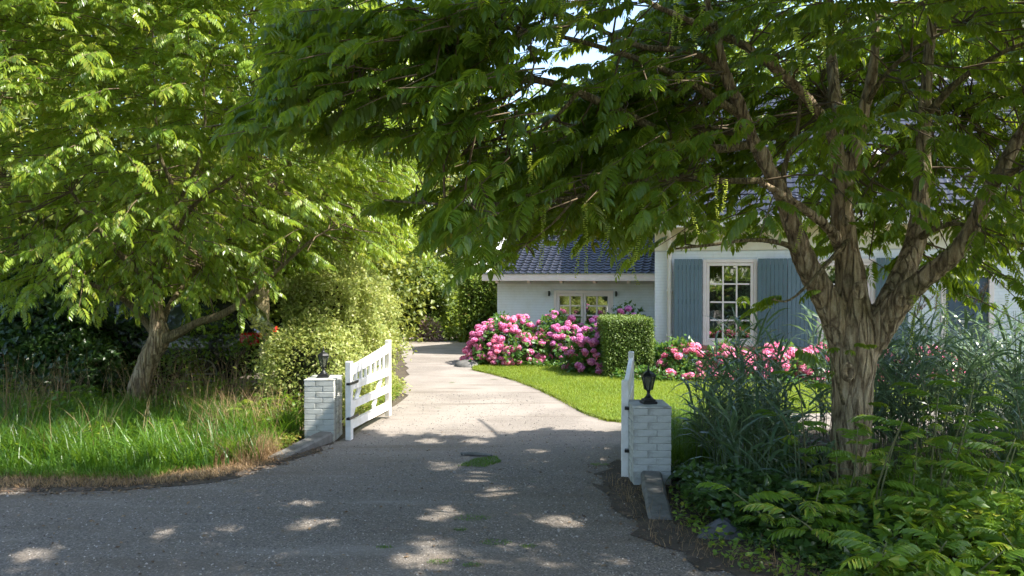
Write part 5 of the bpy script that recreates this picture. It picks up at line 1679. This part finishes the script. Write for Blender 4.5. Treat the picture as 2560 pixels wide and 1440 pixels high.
def cover(name, label, poly, n, h, mat, seed, leaf=.07, tmp=SL, tm=.5):
    rgx = np.random.default_rng(seed)
    p = scatter(n, poly, rgx)
    hm_ = h * (.55 + .45 * np.sin(p[:, 0] * 2.3 + 1) * np.sin(p[:, 1] * 2.9))
    p[:, 2] = .02 + rgx.random(n) ** .6 * np.maximum(hm_, .06)
    d = norm(rand_dirs(rgx, n) * np.array([1, 1, .4]))
    Rr = basis(d, norm(np.array([0, 0, 1.0]) + rgx.normal(size=(n, 3)) * .4))
    o = link(name, place(tmp, p, Rr, leaf * rgx.uniform(.6, 1.3, n), rgx, np.clip(rgx.normal(tm, .25, n), 0, 1), name), None, mat)
    return tag(o, label, "ground cover", None, "stuff")
lawn_poly = [tuple(p) for p in lawn_pts]
near_lawn = [p for p in lawn_poly]
grass_obj("lawn_grass", "short mown bright green lawn grass before the cottage", near_lawn, 150000, .015, .055, .006, .6, M['lawn'], .035, .45, 2)
# ragged lawn edge
ed = []
for a, b_ in zip(lawn_poly[:11], lawn_poly[1:12]):
    a = np.array(a); b_ = np.array(b_); k = int(np.linalg.norm(b_ - a) * 700)
    t = rg3.random(k)[:, None]; ed.append(a + (b_ - a) * t + rg3.normal(size=(k, 2)) * .025)
ed = np.concatenate(ed); ed = np.concatenate([ed, np.full((len(ed), 1), .01)], 1)
tag(link("lawn_edge_grass", blades(len(ed), ed, rg3.uniform(.03, .075, len(ed)), np.full(len(ed), .006), .9, rg3, rg3.normal(.35, .2, len(ed)), "lawn_edge_grass", 2), None, M['lawn']), "ragged grass edge where the lawn meets the driveway", "grass", None, "stuff")
grass_obj("far_lawn_grass", "sunlit patch of lawn seen through the thicket at the far left", [(-9.5, 14.5), (-5.5, 14.3), (-4.5, 18), (-12, 19)], 26000, .03, .08, .012, .6, M['lawn'], .03, .5, 2)
verge = [(-9, 7.05), (-4.5, 7.0), (-3.1, 6.98), (-2.6, 7.3), (-2.45, 7.9), (-2.4, 8.6), (-2.5, 9.4), (-4, 10.0), (-9, 11)]
grass_obj("tall_verge_grass", "tall lush green grass on the left verge", verge, 34000, .14, .46, .014, .95, M['grass'], 0, .42, 4, clump=150)
grass_obj("short_verge_grass", "short yellow-green grass along the front of the left verge", [(-9, 6.9), (-4.4, 6.86), (-3.1, 6.85), (-3.0, 7.2), (-4.4, 7.5), (-9, 7.6)], 16000, .05, .16, .008, .8, M['grass'], 0, .85, 3)
dryp = [(-7, 6.55), (-4.4, 6.55), (-3.2, 6.60), (-2.6, 6.86), (-2.25, 7.45), (-2.1, 7.9), (-2.4, 8.0), (-2.7, 7.35), (-3.2, 7.05), (-7, 7.0)]
grass_obj("dry_verge_grass", "dry straw coloured grass fringing the road at the left verge", dryp, 11000, .02, .08, .005, 1.2, M['dry'], .01, .45, 3)
grass_obj("dry_tuft_grass", "taller dry straw grass at the low end of the left stone block", [(-2.75, 7.3), (-2.35, 7.5), (-2.3, 7.9), (-2.6, 8.3), (-2.9, 7.8)], 1600, .10, .30, .005, .7, M['dry'], 0, .5, 4)
grass_obj("dry_stalk_grass", "tall dry grass stalks leaning beside the left gate pillar", [(-3.3, 8.2), (-2.45, 8.4), (-2.4, 9.4), (-3.4, 9.6)], 420, .35, .75, .006, .9, M['dry'], 0, .6, 5)
grass_obj("tall_dry_stalks", "tall dry seed stalks standing in the weeds left of the leaning trunk", [(-9, 8.6), (-5.2, 8.6), (-5.2, 10.4), (-9, 10.8)], 700, .45, 1.05, .007, .45, M['dry'], 0, .3, 5)
cover("verge_clover", "leafy weeds mixed into the tall grass of the left verge", [(-8, 7.7), (-4.4, 7.4), (-2.8, 7.5), (-2.5, 8.6), (-2.6, 9.3), (-8, 9.3)], 5200, .30, M['weed'], 510, .05)
grass_obj("seed_stalks", "brown seed stalks rising out of the tall grass on the left verge", [(-8, 7.3), (-2.8, 7.4), (-2.5, 9.2), (-8, 9.2)], 380, .35, .72, .006, .5, M['dry'], 0, .4, 5)
grass_obj("weed_stalks", "pale stalks among the weeds before the car", [(-5.0, 9.6), (-3.2, 9.4), (-3.0, 11.0), (-5.0, 11.4)], 420, .4, 1.0, .007, .4, M['dry'], 0, .6, 5)
grass_obj("drive_moss", "small green grass tufts growing in the driveway surface", [(-.50, 7.35), (-.25, 7.30), (-.1, 7.5), (-.15, 7.75), (-.35, 7.65)], 1500, .008, .03, .005, 1.2, M['grass'], .01, .45, 2)
for i, (x, y, s) in enumerate(((1180, 1300, .14), (1240, 1362, .12), (1150, 1330, .06), (1100, 1412, .09), (1180, 1420, .07), (1320, 1372, .06), (960, 1375, .06), (1500, 1165, .10))):
    gx, gy = G(x, y)
    pts = [(gx + s * math.cos(a) * 1.0, gy + s * .55 * math.sin(a)) for a in np.linspace(0, 6.28, 8)[:-1]]
    grass_obj("moss_tuft", "tiny tuft of grass growing through the driveway asphalt, one of several scattered ones", pts, int(1500 * s), .005, .02, .004, 1.2, M['grass'], .009, .4, 2)["group"] = "tufts in the driveway"
grass_obj("right_ditch_grass", "green grass and weeds between the right pillar and the lawn", [(1.42, 7.1), (2.6, 7.4), (3.2, 9.3), (1.45, 9.3)], 9000, .15, .42, .008, .8, M['grass'], 0, .6, 4, clump=80)
grass_obj("right_verge_grass", "wild grass at the bottom right under the reeds", [(2.8, 3.9), (6.5, 4.2), (7.0, 7.5), (3.0, 6.8)], 14000, .18, .50, .009, .8, M['grass'], 0, .55, 4, clump=110)
grass_obj("litter_grass", "dry stalks in the dark soil at the foot of the right pillar", [(.8, 6.9), (.9, 5.2), (1.6, 4.4), (2.4, 4.2), (2.0, 5.6), (1.4, 6.9)], 900, .03, .16, .004, 1.2, M['dry'], .01, .2, 3)

# ------------------------------------------------------------------ weeds: low leafy cover and pinnate suckers
cover("verge_weeds", "leafy weeds and brambles behind the tall grass on the left verge", [(-9, 8.9), (-2.4, 8.6), (-2.5, 9.6), (-3.6, 11.0), (-9, 11.4)], 9000, .40, M['weed'], 500, .07)
cover("edge_weeds", "small weeds creeping over the dark soil beside the stone block and road edge", [(1.15, 5.7), (1.25, 5.0), (1.32, 4.7), (1.75, 4.2), (2.6, 3.4), (2.4, 4.6), (1.75, 5.6), (1.3, 6.6)], 1300, .08, M['weed'], 511, .045)
cover("pillar_weeds", "pale green creeping weeds behind the left stone block", [(-2.75, 7.9), (-2.3, 7.9), (-2.25, 8.6), (-2.9, 9.0)], 1800, .22, M['leaf_beech'], 501, .04, tm=.8)
cover("nettle_cover", "broad leaved green weeds at the bottom right corner", [(1.9, 4.1), (2.8, 3.4), (5.2, 3.6), (5.6, 6.2), (3.0, 6.6), (2.1, 5.6)], 7000, .42, M['weed'], 502, .095)
cover("ditch_ivy", "dark ivy leaves in the ditch beside the right pillar", [(1.28, 5.6), (2.1, 4.3), (3.2, 6.8), (1.4, 7.2)], 6500, .30, M['leaf_dark'], 503, .08, tm=.8)
cover("yard_edge_cover", "low plants under the golden hedge along the driveway edge", [(-2.3, 9.6), (-1.72, 10.0), (-1.6, 12.0), (-2.2, 12.0)], 2500, .25, M['leaf_beech'], 504, .045, tm=.6)
cover("bed_cover", "low green leaves at the foot of the hydrangeas", [(-.75, 15.6), (.8, 15.2), (1.6, 14.1), (2.4, 13.2), (6.9, 12.3), (6.9, 12.9), (2.6, 13.9), (1.5, 15.6), (-.6, 16.6)], 5000, .16, M['leaf_hyd'], 505, .07)

WL = [compound_leaf(8, .30, .085, .027, .22, True, 70 + k, hang=.35) for k in range(3)]
def sucker(label, loc, h, nleaf, seed, mat='weed', group="young wingnut shoots around the big trunk", sp=.35, parts=True, ls=1.0):
    rgx = np.random.default_rng(seed)
    t = thing("wingnut_sapling", label, "sapling", (loc[0], loc[1], 0), 0, group)
    nst = max(2, nleaf // 7)
    paths = []
    for s in range(nst):
        a = rgx.random() * 6.28; lean = rgx.uniform(.1, sp)
        e = np.array([math.cos(a) * lean, math.sin(a) * lean, h * rgx.uniform(.6, 1.0)])
        pp, rr = smooth_path(np.array([(e[0] * .1, e[1] * .1, 0), e * .5 + rgx.normal(size=3) * .03, e]), [.008, .006, .003], 5)
        paths.append((pp, rr))
        for k in range(7):
            q = pp[int(len(pp) * (.3 + .68 * k / 7))]
            b_ = k * 2.4 + rgx.random()
            d = norm(np.array([math.cos(b_), math.sin(b_), .35 - .2 * (k < 3)]))
            R0 = basis(d[None], np.array([[0, 0, 1.0]]))[0]
            me = WM[int(rgx.integers(0, len(WM)))]
            o = bpy.data.objects.new("compound_leaf", me); COL.objects.link(o); o.parent = t
            sc = ls * rgx.uniform(.45, 1.05)
            mt = Matrix([[*R0[0], 0], [*R0[1], 0], [*R0[2], 0], [0, 0, 0, 1]])
            o.matrix_local = Matrix.Translation(Vector(q)) @ mt @ Matrix.Scale(sc, 4)
    link("stem", tube(paths, 6, "stem"), t, M['weed_stem'])
    return t
M['weed_stem'] = simple("green_brown_stem", (.13, .13, .05), .7)
WM = []
for k, (tv, tf) in enumerate(WL):
    for tn in (.3, .6, .85):
        me = np_mesh("compound_leaf", tv, tf.ravel(), 3, np.clip(tn + rg3.normal(size=len(tf)) * .1, 0, 1)); me.materials.append(M['weed']); WM.append(me)
slabs = [("low pinnate sapling spreading at the foot of the big trunk, left side", (2.35, 5.75), .75, 14), ("pinnate sapling in front of the big trunk base", (2.75, 5.55), .85, 16),
         ("pinnate sapling right of the big trunk with upright fronds", (3.25, 5.9), 1.0, 18), ("tall leafy sapling between the trunk and the reeds", (3.55, 6.6), 1.15, 20),
         ("low sunlit sapling near the bottom edge with wide fronds", (2.65, 4.75), .50, 14), ("sapling with bright yellow-green fronds at the bottom right", (3.15, 4.9), .62, 14),
         ("small sapling at the right edge before the reeds", (3.75, 5.3), .8, 14), ("slim sapling left of the trunk before the lawn", (2.35, 6.3), 1.05, 12),
         ("low sapling at the road edge beside the slate stone", (2.05, 5.0), .38, 10),
         ("low frond plant at the bottom edge right of the slate stone", (2.35, 4.35), .42, 14), ("bright frond plant at the bottom edge near the corner", (2.85, 4.25), .55, 21),
         ("frond plant in the bottom right corner", (3.3, 4.35), .62, 21), ("tall frond plant at the right edge in front of the reeds", (3.9, 5.9), 1.1, 21),
         ("frond plant hiding the right side of the trunk foot", (3.05, 5.3), .75, 21), ("tall frond plant climbing in front of the trunk, right of its centre", (2.9, 5.55), 1.15, 21), ("tall frond plant leaning before the trunk, left of its centre", (2.5, 5.5), .95, 14),
         ("small frond plant on the dark soil behind the slate stone", (1.75, 5.2), .38, 14), ("leafy frond plant closing the gap right of the slate stone", (1.95, 4.45), .34, 14),
         ("frond plant hiding the left side of the trunk foot", (2.55, 6.0), .6, 14)]
for i, (lab, loc, h, nl) in enumerate(slabs):
    sucker(lab, loc, h, nl, 600 + i)
bush("loose_shrub", "loose light green shrub partly hiding the parked car", (-4.3, 11.6), (.95, .45, 1.15), 1500, M['weed'], 640, .075)
bush("loose_shrub", "thin leafy shrub at the foot of the leaning trunk in front of the dark car", (-4.95, 11.3), (.55, .40, .8), 700, M['leaf_beech'], 641, .06)
sucker("leafy pinnate shoot among the weeds before the car", (-3.9, 10.3), .8, 14, 630, group="young shoots on the left verge", ls=.8)
sucker("small pinnate shoot at the foot of the leaning trunk", (-5.3, 9.8), .6, 14, 631, group="young shoots on the left verge", ls=.8)
sucker("low pinnate shoot near the left stone block", (-3.1, 9.0), .5, 14, 632, group="young shoots on the left verge", ls=.8)

# ------------------------------------------------------------------ reeds
def reed_plants(label, poly, n, h0, h1, seed, plumes=0, tm=.5):
    rgx = np.random.default_rng(seed)
    pts = scatter(n, poly, rgx)
    c = pts.mean(0)
    t = thing("reed_clump", label, "reeds", (c[0], c[1], 0), 0, "blue-green reed clumps")
    pts = pts - np.array([c[0], c[1], 0])
    paths, BP, BD, BH = [], [], [], []
    heads = []
    for i in range(n):
        h = rgx.uniform(h0, h1); lean = rgx.normal(size=2) * .10 * h
        e = pts[i] + np.array([lean[0], lean[1], h])
        m_ = (pts[i] + e) / 2 + np.array([lean[0] * -.15, lean[1] * -.15, .02])
        paths.append((np.array([pts[i], m_, e]), np.array([.0045, .0035, .0015])))
        k = int(h / .13)
        for j in range(2, k + 1):
            tt = j / (k + .5); q = pts[i] + (e - pts[i]) * tt
            BP.append(q); a = rgx.random() * 6.28; BD.append(a); BH.append(rgx.uniform(.28, .50) * (1.15 - .5 * abs(tt - .6)))
        heads.append(e)
    st = link("stems", tube(paths, 4, "stems", cap=False), t, M['reedstem']); st["kind"] = "stuff"
    BP = np.array(BP); n2 = len(BP); h = np.array(BH); a = np.array(BD)
    d = np.stack([np.cos(a), np.sin(a), np.zeros(n2)], -1); s = np.stack([-np.sin(a), np.cos(a), np.zeros(n2)], -1)
    s = norm(s + rgx.normal(size=(n2, 3)) * .35)
    ring = []; segs = 4
    rise = rgx.uniform(.5, 1.1, n2); dr0 = rgx.uniform(.2, .9, n2)
    for k in range(segs + 1):
        tt = k / segs
        cc = BP + d * (h * tt * .8)[:, None] + np.array([0, 0, 1.0]) * (h * (rise * tt - dr0 * tt * tt))[:, None]
        ww = .027 * math.sin(math.pi * min(1, .25 + .75 * tt)) * (1 - tt * .3) + .001
        if k < segs: ring += [cc + s * ww / 2, cc - s * ww / 2]
        else: ring.append(cc)
    V = np.stack(ring, 1); tri = []
    for k in range(segs - 1): tri += [(2 * k, 2 * k + 1, 2 * k + 3), (2 * k, 2 * k + 3, 2 * k + 2)]
    tri.append((2 * segs - 2, 2 * segs - 1, 2 * segs)); tri = np.array(tri)
    Fc = tri[None] + (np.arange(n2) * V.shape[1])[:, None, None]
    tn = np.repeat(np.clip(rgx.normal(tm, .25, n2), 0, 1), len(tri))
    o = link("blades", np_mesh("blades", V.reshape(-1, 3), Fc.ravel(), 3, tn), t, M['reed']); o["kind"] = "stuff"
    idx = np.argsort([-e[2] for e in heads])[:plumes]
    for i in idx:
        e = heads[i]; m_ = 60; u = rgx.random(m_)
        dirn = norm(np.array([rgx.normal() * .3 + .35, rgx.normal() * .3, 1.0]))
        pos = np.zeros((m_, 3)) + dirn * (u * .20)[:, None]
        me = blades(m_, pos, rgx.uniform(.04, .08, m_), np.full(m_, .006), 1.0, rgx, rgx.random(m_), "plume", 2)
        po = link("plume", me, t, M['plume']); po.location = e
    return t
M['reedstem'] = simple("reed_stem", (.10, .14, .07), .6)
reed_plants("dark blue-green reeds between the right pillar and the big trunk", [(1.55, 6.9), (2.5, 6.7), (2.65, 8.0), (1.9, 8.4)], 95, .45, 1.0, 700, 0, .35)
reed_plants("tall reed blades rising in front of the salmon pink hydrangeas", [(2.0, 7.6), (2.6, 7.4), (2.9, 8.6), (2.2, 8.6)], 42, .85, 1.40, 701, 0, .5)
reed_plants("dark reeds along the ditch immediately left of the trunk", [(1.7, 5.9), (2.5, 6.0), (2.5, 6.9), (1.7, 6.9)], 50, .35, .75, 702, 0, .25)
reed_plants("tall silvery reeds with plumes right of the big trunk", [(3.1, 7.1), (4.2, 7.0), (4.6, 8.6), (3.4, 9.0)], 170, .9, 1.40, 703, 9, .6)
reed_plants("dense tall reeds with plumes at the right edge before the door", [(4.2, 6.9), (6.0, 6.6), (6.6, 8.8), (4.6, 8.9)], 230, .9, 1.50, 704, 8, .55)
reed_plants("lower dark reeds in front at the right edge", [(3.7, 5.9), (5.2, 5.6), (5.8, 6.8), (3.9, 7.0)], 110, .5, 1.0, 705, 0, .4)

# ------------------------------------------------------------------ small stones, stick, litter
bm = bmesh.new()
q = [(-.19, 0, 0), (.20, -.02, 0), (.14, .26, 0), (-.12, .24, 0)]
lo_ = [bm.verts.new(v) for v in q]; apex = [bm.verts.new((-.01, .12, .115)), bm.verts.new((.04, .15, .110))]
bm.faces.new(lo_[::-1]); bm.faces.new((lo_[0], lo_[1], apex[0])); bm.faces.new((lo_[1], lo_[2], apex[1])); bm.faces.new((lo_[1], apex[1], apex[0]))
bm.faces.new((lo_[2], lo_[3], apex[1])); bm.faces.new((lo_[3], apex[0], apex[1])); bm.faces.new((lo_[3], lo_[0], apex[0]))
bmesh.ops.bevel(bm, geom=bm.edges[:], offset=.006, segments=2, affect='EDGES')
so = tag(link("slate_stone", bm_mesh("slate_stone", bm), None, M['slate']), "dark triangular stone lying in the weeds at the road edge", "stone")
sx_, sy_ = G(1812, 1356); so.location = (sx_, sy_, .008); so.rotation_euler = (0, 0, -.1)
sp, sr = smooth_path(np.array([(-.15, .03, .012), (0, 0, .016), (.16, -.05, .012)]), [.016, .020, .013], 4)
st = tag(link("fallen_stick", tube([(sp, sr)], 7, "fallen_stick", .08), None, M['stone']), "short pale stick lying in the green tuft on the driveway", "stick")
st.location = (*G(1190, 1143), .012)
bm = bmesh.new(); bmesh.ops.create_uvsphere(bm, u_segments=20, v_segments=10, radius=1, matrix=Matrix.Diagonal((.30, .30, .14, 1)))
bmesh.ops.delete(bm, geom=[v for v in bm.verts if v.co.z < -.02], context='VERTS')
ro = tag(link("low_boulder", bm_mesh("low_boulder", bm, True), None, M['stone']), "low round grey stone at the drive corner below the pink hydrangea", "stone")
ro.location = (-.85, 15.75, 0)
# loose chips of stone lying on the road surface
CH = [(np.array([[-.5, -.3, 0], [.5, -.35, 0], [.1, .5, 0], [0, 0, .55], [.3, .2, .4]]), np.array([(0, 1, 3), (1, 4, 3), (1, 2, 4), (2, 3, 4), (2, 0, 3)])),
      (np.array([[-.6, 0, 0], [.2, -.5, 0], [.55, .3, 0], [-.1, .45, 0], [0, 0, .4]]), np.array([(0, 1, 4), (1, 2, 4), (2, 3, 4), (3, 0, 4)]))]
rgx = np.random.default_rng(77)
p = scatter(9000, [(-4.6, 3.0), (2.2, 3.0), (1.2, 5), (1.0, 8.9), (.2, 12), (-1.7, 12), (-1.8, 8.8), (-2.3, 7.3), (-4.6, 6.8)], rgx); p[:, 2] = .009
a = rgx.random(len(p)) * 6.28
Rr = basis(np.stack([np.cos(a), np.sin(a), rgx.normal(size=len(p)) * .1], -1), np.tile([[0, 0, 1.0]], (len(p), 1)))
tag(link("loose_gravel", place(CH, p, Rr, rgx.uniform(.005, .016, len(p)) * np.where(rgx.random(len(p)) < .02, 1.8, 1), rgx, rgx.random(len(p)), "loose_gravel"), None, M['chips']), "loose stone chips lying on the driveway surface", "gravel", None, "stuff")
# fallen leaves and crumbs
for nm, lab, poly, n in (("fallen_leaves", "brown fallen leaves and crumbs scattered on the road", [(-4.5, 3), (2.2, 3), (1.2, 7), (1.2, 9), (-1.7, 9), (-2.2, 7.4), (-4.5, 6.8)], 900),
                         ("leaf_litter", "dense brown leaf litter beside the right pillar and road edge", [(.65, 7.4), (.7, 5.6), (1.2, 4.4), (2.4, 3.4), (2.6, 5), (1.3, 7.4)], 1500),
                         ("leaf_litter", "brown litter along the dry grass edge of the left verge", [(-6.5, 6.3), (-3.2, 6.35), (-2.3, 7.0), (-1.8, 8.1), (-2.2, 8.2), (-2.8, 6.95), (-6.5, 6.9)], 2600)):
    rgx = np.random.default_rng(len(lab))
    p = scatter(n, poly, rgx); p[:, 2] = .017
    d = rand_dirs(rgx, n) * np.array([1, 1, .15])
    Rr = basis(norm(d), norm(np.array([0, 0, 1.0]) + rgx.normal(size=(n, 3)) * .3))
    o = link(nm, place(QL, p, Rr, rgx.uniform(.015, .045, n), rgx, rgx.random(n), nm), None, M['deadleaf'])
    tag(o, lab, "litter", None, "stuff")
